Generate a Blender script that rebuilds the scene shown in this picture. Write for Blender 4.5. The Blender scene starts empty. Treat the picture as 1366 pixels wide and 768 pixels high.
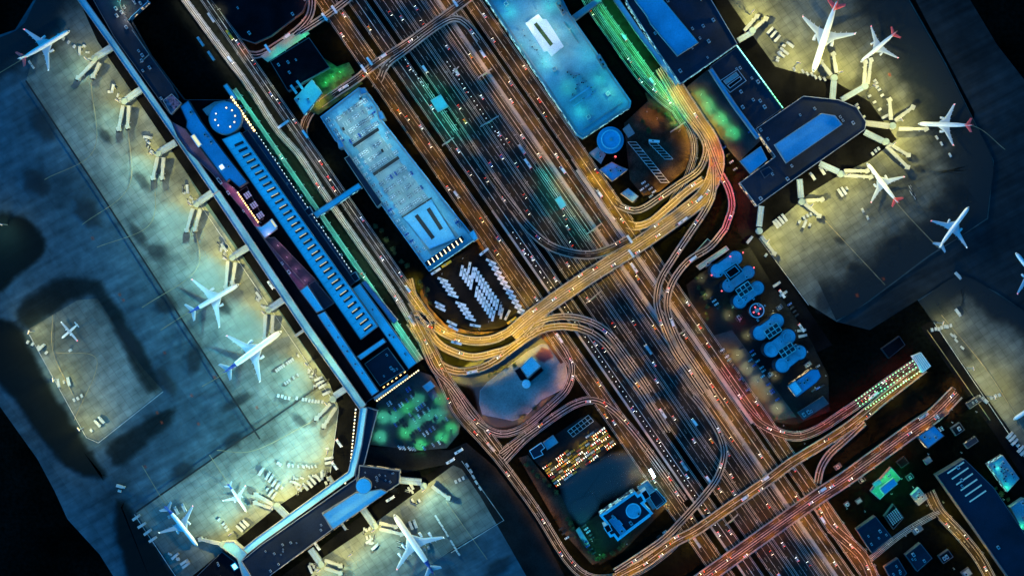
import bpy, math, random
from mathutils import Vector, Matrix
R = random.Random(7)
sc = bpy.context.scene
C = sc.collection
S = 0.75            # metres per photo pixel on the ground
H = 1800.0          # camera height
UX, UY = .569, .822  # photo direction of the expressway axis (down to the right)
AX = math.atan2(-UY, UX)   # the same as a world angle
CX = AX + math.pi / 2      # across the axis (up to the right)


def W(px, py, z=0.0):
    k = (1 - z / H) * S
    return Vector(((px - 683) * k, (384 - py) * k, z))


def P(v):
    k = (1 - v.z / H) * S
    return (v.x / k + 683, 384 - v.y / k)


def AB(a, b):        # photo point from along/across axis coordinates (pixels from the centre)
    return (683 + a * UX + b * UY, 384 + a * UY - b * UX)


# ------------------------------------------------------------------ materials
MATS = {}


def mat(name, col, rough=.7, metal=0., noise=.18, scale=.25, emit=0., ecol=None, fine=.12, sample=False):
    m = bpy.data.materials.new(name)
    m.use_nodes = True
    nt = m.node_tree
    b = nt.nodes['Principled BSDF']
    b.inputs['Roughness'].default_value = rough
    b.inputs['Metallic'].default_value = metal
    b.inputs['Specular IOR Level'].default_value = 0. if name in ('grass', 'service_asphalt', 'asphalt', 'asphalt_old', 'roof_black', 'soil') else .25
    if noise > 0:
        tc = nt.nodes.new('ShaderNodeNewGeometry')
        n1 = nt.nodes.new('ShaderNodeTexNoise'); n1.inputs['Scale'].default_value = scale * .12; n1.inputs['Detail'].default_value = 6
        n2 = nt.nodes.new('ShaderNodeTexNoise'); n2.inputs['Scale'].default_value = scale * 2.2; n2.inputs['Detail'].default_value = 3
        nt.links.new(tc.outputs['Position'], n1.inputs['Vector']); nt.links.new(tc.outputs['Position'], n2.inputs['Vector'])
        mr = nt.nodes.new('ShaderNodeMapRange'); mr.inputs[1].default_value = .3; mr.inputs[2].default_value = .7
        mr.inputs[3].default_value = 1 - noise * 1.6; mr.inputs[4].default_value = 1 + noise
        m2 = nt.nodes.new('ShaderNodeMapRange'); m2.inputs[1].default_value = .25; m2.inputs[2].default_value = .75
        m2.inputs[3].default_value = 1 - fine * 2; m2.inputs[4].default_value = 1 + fine * 2
        nt.links.new(n1.outputs['Fac'], mr.inputs[0]); nt.links.new(n2.outputs['Fac'], m2.inputs[0])
        mu = nt.nodes.new('ShaderNodeMath'); mu.operation = 'MULTIPLY'
        nt.links.new(mr.outputs[0], mu.inputs[0]); nt.links.new(m2.outputs[0], mu.inputs[1])
        vm = nt.nodes.new('ShaderNodeVectorMath'); vm.operation = 'SCALE'; vm.inputs[0].default_value = col
        nt.links.new(mu.outputs[0], vm.inputs['Scale']); nt.links.new(vm.outputs[0], b.inputs['Base Color'])
    else:
        b.inputs['Base Color'].default_value = (*col, 1)
    if emit > 0:
        b.inputs['Emission Color'].default_value = (*(ecol or col), 1)
        b.inputs['Emission Strength'].default_value = emit
        if not sample:
            m.cycles.emission_sampling = 'NONE'
    MATS[name] = m
    return m


mat('grass', (.0025, .0032, .0028), .95, noise=.5, scale=.12, fine=.3)
mat('soil', (.045, .03, .022), .95, noise=.5, scale=.5, fine=.3)
mat('lot', (.2, .235, .235), .9, noise=.3, scale=.35, fine=.12)
mat('asphalt', (.016, .0155, .0155), .85, noise=.3, scale=.35, fine=.15)
mat('asphalt_old', (.02, .017, .014), .85, noise=.35, scale=.3, fine=.15)
mat('asphalt_pale', (.075, .065, .048), .85, noise=.35, scale=.3, fine=.15)
mat('service_asphalt', (.006, .006, .007), .85, noise=.35, scale=.3)
mat('pavement', (.33, .33, .32), .8, noise=.2, scale=.5)
mat('paint', (.62, .6, .56), .6, noise=.3, scale=1.2, fine=.25)
mat('yellow_paint', (.3, .235, .13), .6, noise=.3, scale=1)
mat('parapet', (.3, .285, .25), .75, noise=.2, scale=.8)
mat('rail', (.32, .3, .28), .45, .1, noise=.1)
mat('roof_bright', (.3, .8, .88), .5, noise=.12, scale=.3, fine=.05)
mat('roof_blue', (.12, .4, .6), .55, noise=.18, scale=.3, fine=.07)
mat('roof_mid', (.2, .5, .6), .55, noise=.18, scale=.3, fine=.07)
mat('roof_navy', (.009, .015, .03), .7, noise=.3, scale=.3, fine=.12)
mat('roof_slate', (.045, .1, .17), .6, noise=.25, scale=.4, fine=.1)
mat('roof_lobe', (.24, .46, .56), .6, noise=.25, scale=.6, fine=.12)
mat('roof_black', (.006, .0065, .009), .8, noise=.3, scale=.4)
mat('roof_purple', (.16, .075, .115), .8, noise=.3, scale=.5, fine=.15)
mat('roof_teal', (.15, .38, .46), .6, noise=.22, scale=.35, fine=.1)
mat('roof_deck', (.24, .31, .32), .75, noise=.18, scale=.5, fine=.1)
mat('roof_pale', (.62, .75, .8), .5, noise=.12, scale=.4)
mat('roof_lav', (.38, .36, .52), .5, noise=.12, scale=.4)
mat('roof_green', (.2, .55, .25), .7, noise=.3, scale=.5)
mat('wall', (.32, .32, .33), .75, noise=.15, scale=.4)
mat('wall_dark', (.08, .085, .1), .7, noise=.15, scale=.4)
mat('metal', (.5, .52, .54), .4, .6, noise=.1, scale=1)
mat('vehicle_white', (.5, .5, .48), .4, noise=.1, scale=1)
mat('bridge_skin', (.36, .36, .33), .5, noise=.15, scale=.6)
mat('connector', (.32, .42, .5), .55, noise=.18, scale=.5)
mat('dark', (.015, .015, .017), .7, noise=0)
mat('rubber', (.02, .02, .02), .9, noise=0)
mat('glass', (.02, .03, .04), .12, noise=0)
mat('plane_white', (.82, .84, .85), .35, noise=.05, scale=.6, fine=.03)
mat('plane_wing', (.5, .55, .58), .4, noise=.1, scale=.6, fine=.05)
mat('plane_blue', (.02, .06, .3), .35, noise=.05)
mat('plane_red', (.75, .12, .12), .35, noise=.1)
mat('engine', (.7, .72, .74), .35, .2, noise=.08)
mat('trunk', (.06, .045, .03), .9, noise=.2, scale=2)
mat('leaf', (.05, .085, .03), .8, noise=.5, scale=1.2, fine=.3)
mat('turf', (.05, .1, .035), .95, noise=.4, scale=1, fine=.3)
mat('car_white', (.78, .78, .78), .3, noise=0)
mat('car_black', (.03, .03, .035), .25, noise=0)
mat('car_silver', (.5, .52, .54), .3, .5, noise=0)
mat('car_red', (.5, .03, .025), .3, noise=0)
mat('car_yellow', (.75, .42, .03), .35, noise=0)
mat('car_blue', (.05, .12, .4), .3, noise=0)
mat('head_lens', (1, .95, .8), .3, noise=0, emit=12, ecol=(1, .9, .68))
mat('tail_lens', (1, .05, .02), .3, noise=0, emit=8, ecol=(1, .06, .02))
mat('red_lamp', (1, .1, .1), .3, noise=0, emit=3, ecol=(1, .1, .12))
mat('warm_lamp', (1, .8, .4), .3, noise=0, emit=3.2, ecol=(1, .72, .3))
mat('warm_strip', (1, .8, .4), .3, noise=.25, scale=2, emit=.9, ecol=(1, .72, .22))
mat('white_lamp', (1, 1, .95), .3, noise=0, emit=1.6, ecol=(.9, 1, .95))
mat('cold_lamp', (.8, .9, 1), .3, noise=0, emit=12, ecol=(.75, .85, 1))
mat('green_lamp', (.4, 1, .5), .3, noise=0, emit=2.2, ecol=(.22, 1, .42))
mat('lime_lamp', (.6, 1, .3), .3, noise=0, emit=1.4, ecol=(.55, 1, .25))
mat('teal_lamp', (.4, 1, .9), .3, noise=0, emit=2.2, ecol=(.3, 1, .85))
mat('amber_lamp', (1, .6, .2), .3, noise=0, emit=5, ecol=(1, .5, .12))


def window_mat(name, sx, sz, lit, col, strength):
    m = bpy.data.materials.new(name); m.use_nodes = True
    nt = m.node_tree; b = nt.nodes['Principled BSDF']
    b.inputs['Base Color'].default_value = (.02, .03, .045, 1); b.inputs['Roughness'].default_value = .15
    g = nt.nodes.new('ShaderNodeNewGeometry')
    mp = nt.nodes.new('ShaderNodeVectorMath'); mp.operation = 'DIVIDE'; mp.inputs[1].default_value = (sx, sx, sz)
    fl = nt.nodes.new('ShaderNodeVectorMath'); fl.operation = 'FLOOR'
    wn = nt.nodes.new('ShaderNodeTexWhiteNoise')
    nt.links.new(g.outputs['Position'], mp.inputs[0]); nt.links.new(mp.outputs[0], fl.inputs[0]); nt.links.new(fl.outputs[0], wn.inputs['Vector'])
    gt = nt.nodes.new('ShaderNodeMath'); gt.operation = 'GREATER_THAN'; gt.inputs[1].default_value = 1 - lit
    ml = nt.nodes.new('ShaderNodeMath'); ml.operation = 'MULTIPLY'; ml.inputs[1].default_value = strength
    nt.links.new(wn.outputs['Value'], gt.inputs[0]); nt.links.new(gt.outputs[0], ml.inputs[0])
    b.inputs['Emission Color'].default_value = (*col, 1)
    nt.links.new(ml.outputs[0], b.inputs['Emission Strength'])
    m.cycles.emission_sampling = 'NONE'
    MATS[name] = m


window_mat('win_warm', 3., 3.6, .35, (1, .78, .4), 1.2)
window_mat('win_teal', 3., 3.6, .4, (.4, .95, 1), 1.2)


def slab_mat(name, base, joint, grid, streak, stain):
    """Concrete or asphalt paving: slab joints, tyre streaks along the axis, oil stains."""
    m = bpy.data.materials.new(name); m.use_nodes = True
    nt = m.node_tree; N = nt.nodes.new; L = nt.links.new
    b = nt.nodes['Principled BSDF']; b.inputs['Roughness'].default_value = .85; b.inputs['Specular IOR Level'].default_value = .05
    g = N('ShaderNodeNewGeometry'); mp = N('ShaderNodeMapping'); mp.inputs['Rotation'].default_value = (0, 0, -AX)
    L(g.outputs['Position'], mp.inputs['Vector'])
    # slab to slab variation
    dv = N('ShaderNodeVectorMath'); dv.operation = 'DIVIDE'; dv.inputs[1].default_value = (grid * 3, grid * 2, 1e6)
    fl = N('ShaderNodeVectorMath'); fl.operation = 'FLOOR'; wn = N('ShaderNodeTexWhiteNoise')
    L(mp.outputs[0], dv.inputs[0]); L(dv.outputs[0], fl.inputs[0]); L(fl.outputs[0], wn.inputs['Vector'])
    br = N('ShaderNodeTexBrick'); br.offset = 0; br.inputs['Scale'].default_value = 1; br.inputs['Brick Width'].default_value = grid; br.inputs['Row Height'].default_value = grid
    br.inputs['Mortar Size'].default_value = .22; br.inputs['Mortar Smooth'].default_value = .3
    br.inputs['Color1'].default_value = br.inputs['Color2'].default_value = (1, 1, 1, 1); br.inputs['Mortar'].default_value = (joint, joint, joint, 1)
    L(mp.outputs[0], br.inputs['Vector'])
    n1 = N('ShaderNodeTexNoise'); n1.inputs['Scale'].default_value = .012; n1.inputs['Detail'].default_value = 7; n1.inputs['Roughness'].default_value = .6
    L(g.outputs['Position'], n1.inputs['Vector'])
    n2 = N('ShaderNodeTexNoise'); n2.inputs['Scale'].default_value = .09; n2.inputs['Detail'].default_value = 6
    L(g.outputs['Position'], n2.inputs['Vector'])
    st = N('ShaderNodeMapping'); st.inputs['Rotation'].default_value = (0, 0, -CX + .12); st.inputs['Scale'].default_value = (1, 1, 1)
    L(g.outputs['Position'], st.inputs['Vector'])
    sv = N('ShaderNodeVectorMath'); sv.operation = 'MULTIPLY'; sv.inputs[1].default_value = (.006, .16, 0)
    L(st.outputs[0], sv.inputs[0])
    n3 = N('ShaderNodeTexNoise'); n3.inputs['Scale'].default_value = 1; n3.inputs['Detail'].default_value = 4
    L(sv.outputs[0], n3.inputs['Vector'])

    def rng(sock, a, c, lo, hi):
        r = N('ShaderNodeMapRange'); r.inputs[1].default_value = a; r.inputs[2].default_value = c; r.inputs[3].default_value = lo; r.inputs[4].default_value = hi
        L(sock, r.inputs[0]); return r.outputs[0]

    def mul(a, c):
        x = N('ShaderNodeMath'); x.operation = 'MULTIPLY'; L(a, x.inputs[0]); L(c, x.inputs[1]); return x.outputs[0]
    v = mul(rng(n1.outputs['Fac'], .3, .7, 1 - stain, 1 + stain * .7), rng(n2.outputs['Fac'], .3, .7, 1 - stain * .45, 1 + stain * .3))
    v = mul(v, rng(n3.outputs['Fac'], .35, .65, 1 - streak, 1 + streak * .5))
    v = mul(v, rng(wn.outputs['Value'], 0, 1, .9, 1.07))
    sp = N('ShaderNodeSeparateColor'); L(br.outputs['Color'], sp.inputs[0])
    v = mul(v, sp.outputs[0])
    vm = N('ShaderNodeVectorMath'); vm.operation = 'SCALE'; vm.inputs[0].default_value = base
    L(v, vm.inputs['Scale']); L(vm.outputs[0], b.inputs['Base Color'])
    MATS[name] = m


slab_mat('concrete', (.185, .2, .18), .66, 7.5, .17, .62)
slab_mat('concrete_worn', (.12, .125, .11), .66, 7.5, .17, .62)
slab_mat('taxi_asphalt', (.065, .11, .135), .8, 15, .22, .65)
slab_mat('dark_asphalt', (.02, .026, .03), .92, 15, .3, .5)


def soft_mat(name, col, k=1.):
    m = bpy.data.materials.new(name); m.use_nodes = True
    nt = m.node_tree; N = nt.nodes.new; L = nt.links.new
    b = nt.nodes['Principled BSDF']; b.inputs['Base Color'].default_value = (*col, 1); b.inputs['Roughness'].default_value = .95; b.inputs['Specular IOR Level'].default_value = 0
    at = N('ShaderNodeAttribute'); at.attribute_name = 'edge'
    g = N('ShaderNodeNewGeometry'); n = N('ShaderNodeTexNoise'); n.inputs['Scale'].default_value = .06; n.inputs['Detail'].default_value = 8
    L(g.outputs['Position'], n.inputs['Vector'])
    a = N('ShaderNodeMath'); a.operation = 'MULTIPLY_ADD'; a.inputs[1].default_value = .9; L(n.outputs['Fac'], a.inputs[0])
    s = N('ShaderNodeMath'); s.operation = 'ADD'; s.inputs[1].default_value = -.45
    L(at.outputs['Fac'], a.inputs[2]); L(a.outputs[0], s.inputs[0])
    r = N('ShaderNodeMapRange'); r.interpolation_type = 'SMOOTHSTEP'; r.inputs[1].default_value = .1; r.inputs[2].default_value = .9; r.inputs[4].default_value = k
    L(s.outputs[0], r.inputs[0]); L(r.outputs[0], b.inputs['Alpha'])
    MATS[name] = m


soft_mat('stain', (.03, .035, .04), .62)  # apron patches in this carry painted shade; paving joints use it too
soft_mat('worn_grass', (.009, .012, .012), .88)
soft_mat('thin_grass', (.009, .012, .012), .66)  # painted shade of the arch, also one real grass island
soft_mat('red_mark', (.35, .06, .03), .55)
soft_mat('tarmac', (.018, .024, .028), .97)  # apron edge strips: light falloff painted as darker paving
soft_mat('dust', (.07, .085, .09), .75)
soft_mat('rubble', (.12, .05, .07), .8)


# ------------------------------------------------------------------ mesh builder
class MB:
    def __init__(s):
        s.v = []; s.f = []; s.m = []; s.attr = None

    def add(s, vs, fs, mi=0):
        o = len(s.v); s.v += [tuple(v) for v in vs]
        s.f += [tuple(i + o for i in f) for f in fs]; s.m += [mi] * len(fs)
        return s

    def prism(s, pts, z0, z1, mi=0, top=None, bottom=True):
        n = len(pts)
        vs = [(p[0], p[1], z0) for p in pts] + [(p[0], p[1], z1) for p in pts]
        s.add(vs, [(i, (i + 1) % n, n + (i + 1) % n, n + i) for i in range(n)], mi)
        o = len(s.v) - 2 * n
        s.f.append(tuple(range(o + n, o + 2 * n))); s.m.append(mi if top is None else top)
        if bottom:
            s.f.append(tuple(range(o + n - 1, o - 1, -1))); s.m.append(mi)
        return s

    def ring(s, outer, inner, z0, z1, mi=0):
        n = len(outer)
        vs = [(p[0], p[1], z) for z, q in ((z0, outer), (z1, outer), (z1, inner), (z0, inner)) for p in q]
        fs = []
        for k in range(3):
            fs += [(k * n + i, k * n + (i + 1) % n, (k + 1) * n + (i + 1) % n, (k + 1) * n + i) for i in range(n)]
        return s.add(vs, fs, mi)

    def sheet(s, pts, z, mi=0):
        return s.add([(p[0], p[1], z) for p in pts], [tuple(range(len(pts)))], mi)

    def box(s, cx, cy, z0, sx, sy, sz, rot=0., mi=0, top=None, taper=1.):
        c, q = math.cos(rot), math.sin(rot)
        vs = []
        for z, t in ((z0, 1.), (z0 + sz, taper)):
            for a, b in ((-1, -1), (1, -1), (1, 1), (-1, 1)):
                x, y = a * sx / 2 * t, b * sy / 2 * t
                vs.append((cx + x * c - y * q, cy + x * q + y * c, z))
        s.add(vs, [(0, 1, 5, 4), (1, 2, 6, 5), (2, 3, 7, 6), (3, 0, 4, 7), (3, 2, 1, 0)], mi)
        s.f.append(tuple(len(s.v) - 4 + i for i in range(4))); s.m.append(mi if top is None else top)
        return s

    def cyl(s, cx, cy, z0, z1, r, n=16, mi=0, r2=None, top=None):
        r2 = r if r2 is None else r2
        a = [2 * math.pi * i / n for i in range(n)]
        vs = [(cx + r * math.cos(t), cy + r * math.sin(t), z0) for t in a] + [(cx + r2 * math.cos(t), cy + r2 * math.sin(t), z1) for t in a]
        s.add(vs, [(i, (i + 1) % n, n + (i + 1) % n, n + i) for i in range(n)], mi)
        o = len(s.v) - 2 * n
        s.f.append(tuple(range(o + n, o + 2 * n))); s.m.append(mi if top is None else top)
        return s

    def annulus(s, cx, cy, z0, z1, r0, r1, n=32, mi=0):
        a = [2 * math.pi * i / n for i in range(n)]
        return s.ring([(cx + r1 * math.cos(t), cy + r1 * math.sin(t)) for t in a], [(cx + r0 * math.cos(t), cy + r0 * math.sin(t)) for t in a], z0, z1, mi)

    def loft(s, rings, mi=0, caps=True):
        n = len(rings[0]); vs = [p for r in rings for p in r]; fs = []
        for k in range(len(rings) - 1):
            fs += [(k * n + i, k * n + (i + 1) % n, (k + 1) * n + (i + 1) % n, (k + 1) * n + i) for i in range(n)]
        s.add(vs, fs, mi)
        if caps:
            o = len(s.v) - len(vs)
            s.f += [tuple(range(o + n - 1, o - 1, -1)), tuple(range(len(s.v) - n, len(s.v)))]; s.m += [mi, mi]
        return s

    def bar(s, p0, p1, w, h, mi=0, top=None):
        """box beam between two points; w across (horizontal), h up"""
        p0, p1 = Vector(p0), Vector(p1); d = p1 - p0
        n = Vector((-d.y, d.x, 0)); n = n.normalized() * (w / 2) if n.length > 1e-6 else Vector((w / 2, 0, 0))
        up = Vector((0, 0, h))
        return s.loft([[p0 - n, p0 + n, p0 + n + up, p0 - n + up], [p1 - n, p1 + n, p1 + n + up, p1 - n + up]], mi) if top is None else \
            s.add([p0 - n, p0 + n, p0 + n + up, p0 - n + up, p1 - n, p1 + n, p1 + n + up, p1 - n + up],
                  [(0, 1, 2, 3), (4, 5, 6, 7), (0, 1, 5, 4), (1, 2, 6, 5), (3, 0, 4, 7)], mi) or s.f.append(tuple(len(s.v) - 8 + i for i in (2, 3, 7, 6))) or s.m.append(top) or s

    def tube(s, p0, p1, r, r1=None, n=6, mi=0):
        p0, p1 = Vector(p0), Vector(p1); d = (p1 - p0).normalized()
        x = d.cross(Vector((0, 0, 1))); x = x.normalized() if x.length > 1e-3 else Vector((1, 0, 0)); y = d.cross(x)
        r1 = r if r1 is None else r1
        rg = lambda p, q: [p + x * q * math.cos(2 * math.pi * i / n) + y * q * math.sin(2 * math.pi * i / n) for i in range(n)]
        return s.loft([rg(p0, r), rg(p1, r1)], mi)

    def build(s, name, mats, parent=None, origin=None, smooth=False):
        if isinstance(mats, str): mats = [mats]
        if origin is None and parent is not None: origin = ORG.get(parent.name, Vector((0, 0, 0)))
        o = origin or Vector((0, 0, 0))
        me = bpy.data.meshes.new(name)
        me.from_pydata([(v[0] - o[0], v[1] - o[1], v[2] - o[2]) for v in s.v], [], s.f)
        for m in mats: me.materials.append(MATS[m])
        me.polygons.foreach_set('material_index', s.m)
        if smooth: me.polygons.foreach_set('use_smooth', [True] * len(s.f))
        if s.attr:
            a = me.attributes.new('edge', 'FLOAT', 'POINT'); a.data.foreach_set('value', s.attr)
        me.update()
        ob = bpy.data.objects.new(name, me); C.objects.link(ob)
        if parent is not None:
            ob.parent = parent; ORG[ob.name] = o
        else:
            ob.location = o; ORG[ob.name] = o
        return ob


ORG = {}   # world origin that a thing's parts are measured from
REG = []   # (object, description, landmark or None) for labels made at the end


def tag(o, desc, cat, group=None, near=False):
    o['category'] = cat
    if group: o['group'] = group
    REG.append([o, desc, near])
    return o


def thing(name, desc, cat, loc=(0, 0, 0), group=None, near=False):
    o = bpy.data.objects.new(name, None); C.objects.link(o)
    o.empty_display_size = 1; o.location = loc; ORG[o.name] = Vector(loc)
    return tag(o, desc, cat, group, near)


def struct(o):
    o['kind'] = 'structure'; return o


def copy_tree(o, parent=None):
    c = o.copy(); C.objects.link(c)
    for k in ('label', 'group'):
        if k in c and parent is None: del c[k]
    if parent is not None: c.parent = parent
    for ch in KIDS.get(o.name, []): copy_tree(ch, c)
    return c


KIDS = {}


class Proto:
    """one of a kind, then copies: the first placing moves the original"""
    def __init__(s, root):
        s.root = root; s.used = False
        todo = [root]
        objs = list(bpy.data.objects)
        for o in objs:
            if o.parent is not None and o.name not in KIDS.get(o.parent.name, []):
                KIDS.setdefault(o.parent.name, [])
                if o not in KIDS[o.parent.name]: KIDS[o.parent.name].append(o)

    def place(s, loc, rot, desc, cat, group=None, near=False):
        if s.used: o = copy_tree(s.root)
        else: o = s.root; s.used = True
        o.location = loc; o.rotation_euler = (0, 0, rot)
        return tag(o, desc, cat, group, near)


def offset(pts, d):
    """polygon moved inwards by d"""
    n = len(pts); a = sum(pts[i][0] * pts[(i + 1) % n][1] - pts[(i + 1) % n][0] * pts[i][1] for i in range(n))
    sg = 1 if a > 0 else -1; out = []
    for i in range(n):
        p0, p1, p2 = Vector(pts[i - 1][:2]), Vector(pts[i][:2]), Vector(pts[(i + 1) % n][:2])
        d1, d2 = (p1 - p0).normalized(), (p2 - p1).normalized()
        n1, n2 = Vector((-d1.y, d1.x)) * sg, Vector((-d2.y, d2.x)) * sg
        b = n1 + n2; l = b.length
        if l < .3: b = n1; k = 1
        else: b /= l; k = 1 / max(.45, b.dot(n1))
        out.append(tuple(p1 + b * d * k))
    return out


def WP(pts, h=0.): return [tuple(W(x, y, h).xy) for x, y in pts]


def centroid(pts): return (sum(p[0] for p in pts) / len(pts), sum(p[1] for p in pts) / len(pts))


def block(root, name, pts, z0, h, roof, wall='wall', par=.7, world=False, pw=.6):
    """a part: walls with a parapet round a flat roof"""
    q = pts if world else WP(pts, h)
    m = MB(); inn = offset(q, pw)
    n = len(q)
    m.add([(p[0], p[1], z) for z in (z0, h) for p in q], [(i, (i + 1) % n, n + (i + 1) % n, n + i) for i in range(n)], 0)
    m.ring(q, inn, h - par, h, 0)
    m.sheet(inn, h - par + .02, 1)
    return m.build(name, [wall, roof], root)


def facade(root, pts, z0, z1, mt='win_warm', minlen=12, world=False, hh=None):
    """one glazed strip per long wall, a little proud of it"""
    q = pts if world else WP(pts, hh if hh else z1)
    n = len(q); a = sum(q[i][0] * q[(i + 1) % n][1] - q[(i + 1) % n][0] * q[i][1] for i in range(n)); sg = -1 if a > 0 else 1
    for i in range(n):
        a_, b_ = Vector(q[i]), Vector(q[(i + 1) % n]); d = b_ - a_
        if d.length < minlen: continue
        d.normalize(); nn = Vector((-d.y, d.x)) * sg
        m = MB(); fl = max(1, int((z1 - z0) / 4))
        for k in range(fl):
            za = z0 + (z1 - z0) * (k + .3) / fl; zb = z0 + (z1 - z0) * (k + .8) / fl
            p, r = a_ + d * 1.2 + nn * .05, b_ - d * 1.2 + nn * .05
            m.bar((p.x, p.y, za), (r.x, r.y, za), .12, zb - za)
        m.build('window_band', mt, root)


def units(root, pts, h, n, size=(3, 2, 1.6), mt='metal', seed=1, name='air_handler', rot=None):
    """plant boxes with a fan on a roof, each a part"""
    r = random.Random(seed); q = WP(pts, h); mn = [min(p[k] for p in q) for k in (0, 1)]; mx = [max(p[k] for p in q) for k in (0, 1)]
    inn = offset(q, 3.)
    k = 0; t = 0
    while k < n and t < 400:
        t += 1; x, y = r.uniform(mn[0], mx[0]), r.uniform(mn[1], mx[1])
        if not inside((x, y), inn): continue
        m = MB(); s = r.uniform(.7, 1.4); rt = AX if rot is None else rot
        m.box(x, y, h - .7, size[0] * s, size[1] * s, size[2] * s, rt, 0, taper=.97)
        m.cyl(x, y, h - .7 + size[2] * s, h - .4 + size[2] * s, min(size[:2]) * s * .36, 10, 1)
        m.build(name, [mt, 'dark'], root); k += 1


def inside(p, poly):
    c = False; n = len(poly); x, y = p[0], p[1]
    for i in range(n):
        x1, y1 = poly[i][:2]; x2, y2 = poly[i - 1][:2]
        if (y1 > y) != (y2 > y) and x < (x2 - x1) * (y - y1) / (y2 - y1) + x1: c = not c
    return c


def building(name, desc, cat, pts, h, roof, wall='wall', win='win_warm', n=0, seed=1, par=.8, group=None):
    c = W(*centroid(pts)); t = thing(name, desc, cat, (c.x, c.y, 0), group)
    q = WP(pts, h); m = MB(); nn = len(q); inn = offset(q, .6)
    m.add([(p[0], p[1], z) for z in (0, h) for p in q], [(i, (i + 1) % nn, nn + (i + 1) % nn, nn + i) for i in range(nn)])
    m.ring(q, inn, h - par, h)
    m.build('wall', wall, t)
    MB().sheet(inn, h - par + .02).build('roof', roof, t)
    if win: facade(t, q, .5, h - 1, win, world=True)
    if n: units(t, pts, h, n, seed=seed)
    return t


# ------------------------------------------------------------------ lights
LIGHTS = {}
LC = {'throw': (.2, .9, 1), 'mint': (.3, 1, .6), 'ethrow': (1, .93, .4), 'rose': (1, .35, .5), 'amber': (1, .47, .03), 'gold': (1, .6, .025), 'red': (1, .09, .02), 'green': (.08, 1, .32), 'teal': (.12, 1, .6),
      'white': (1, .9, .7), 'apron': (1, .88, .24), 'cool': (.6, 1, .9), 'lemon': (1, .95, .4), 'orange': (1, .28, .03), 'cyan': (.1, .85, .95)}


def light_data(kind, power, typ='POINT', radius=.5, angle=120, blend=.6):
    k = (kind, power, typ, angle)
    if k not in LIGHTS:
        d = bpy.data.lights.new(kind + '_light', typ); d.energy = power; d.color = LC[kind]; d.shadow_soft_size = radius
        if typ == 'SPOT': d.spot_size = math.radians(angle); d.spot_blend = blend
        LIGHTS[k] = d
    return LIGHTS[k]


def light(parent, kind, power, loc, typ='POINT', aim=None, radius=.5, angle=120, blend=.6):
    o = bpy.data.objects.new(kind + '_light', light_data(kind, power, typ, radius, angle, blend)); C.objects.link(o)
    o.parent = parent; o.location = loc
    if aim is not None:
        o.rotation_euler = (Vector(aim) - Vector(loc)).to_track_quat('-Z', 'Y').to_euler()
    return o

SKYTINT = (.002, 1.6, 3.3, 1)
SKYK = 10.0
mat('slot_light', (.6, .8, .5), .4, noise=0, emit=.2, ecol=(.5, .8, .55))
mat('dim_strip', (1, .8, .4), .3, noise=.25, scale=2, emit=.25, ecol=(1, .78, .35))
mat('kerb_pavement', (.16, .2, .19), .8, noise=.25, scale=.6)
mat('lot_asphalt', (.045, .047, .047), .85, noise=.35, scale=.4, fine=.15)
mat('rubble_roof', (.35, .14, .18), .9, noise=.6, scale=3, fine=.3)

def _kids(o):
    KIDS[o.name] = list(o.children)
    for c in KIDS[o.name]: _kids(c)


def _pinit(s, root):
    s.root = root; s.used = False; _kids(root)


Proto.__init__ = _pinit

# ------------------------------------------------------------------ camera, sky, exposure
cam = bpy.data.cameras.new('camera'); cam.lens = 63.25; cam.clip_end = 9000; cam.clip_start = 1
co = bpy.data.objects.new('camera', cam); C.objects.link(co); co.location = (0, 0, H); sc.camera = co
w = bpy.data.worlds.new('World'); sc.world = w; w.use_nodes = True
nt = w.node_tree; bg = nt.nodes['Background']
sky = nt.nodes.new('ShaderNodeTexSky'); sky.sky_type = 'NISHITA'; sky.sun_disc = False
sky.sun_elevation = math.radians(-4); sky.sun_rotation = math.radians(250); sky.altitude = 10
tint = nt.nodes.new('ShaderNodeMix'); tint.data_type = 'RGBA'; tint.blend_type = 'MULTIPLY'; tint.inputs[0].default_value = 1
tint.inputs[7].default_value = SKYTINT
nt.links.new(sky.outputs[0], tint.inputs[6]); nt.links.new(tint.outputs[2], bg.inputs['Color'])
bg.inputs['Strength'].default_value = SKYK
sd = bpy.data.lights.new('moon_light', 'SUN'); sd.energy = .25; sd.angle = math.radians(20); sd.color = (.15, .5, 1)  # faint blue fill added to set roofs apart from walls
so = bpy.data.objects.new('moon_light', sd); C.objects.link(so); so.rotation_euler = (math.radians(38), 0, math.radians(-60))  # object of the added blue fill
vs = sc.view_settings; vs.view_transform = 'Standard'; vs.look = 'None'; vs.exposure = 0; vs.gamma = 1
cy = sc.cycles; cy.max_bounces = 3; cy.diffuse_bounces = 2; cy.glossy_bounces = 2; cy.transparent_max_bounces = 6
cy.use_denoising = True; cy.sample_clamp_indirect = 2; cy.sample_clamp_direct = 12; cy.use_light_tree = True
cy.caustics_reflective = False; cy.caustics_refractive = False
sc.render.use_persistent_data = False

# ------------------------------------------------------------------ ground
LAY = [0.]


def layer(): LAY[0] += .03; return LAY[0]


struct(MB().sheet([(-4000, -4000), (4000, -4000), (4000, 4000), (-4000, 4000)], 0).build('ground', 'grass'))


def sheet(name, pts, m):
    return struct(MB().sheet(WP(pts), layer()).build(name, m))


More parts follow.
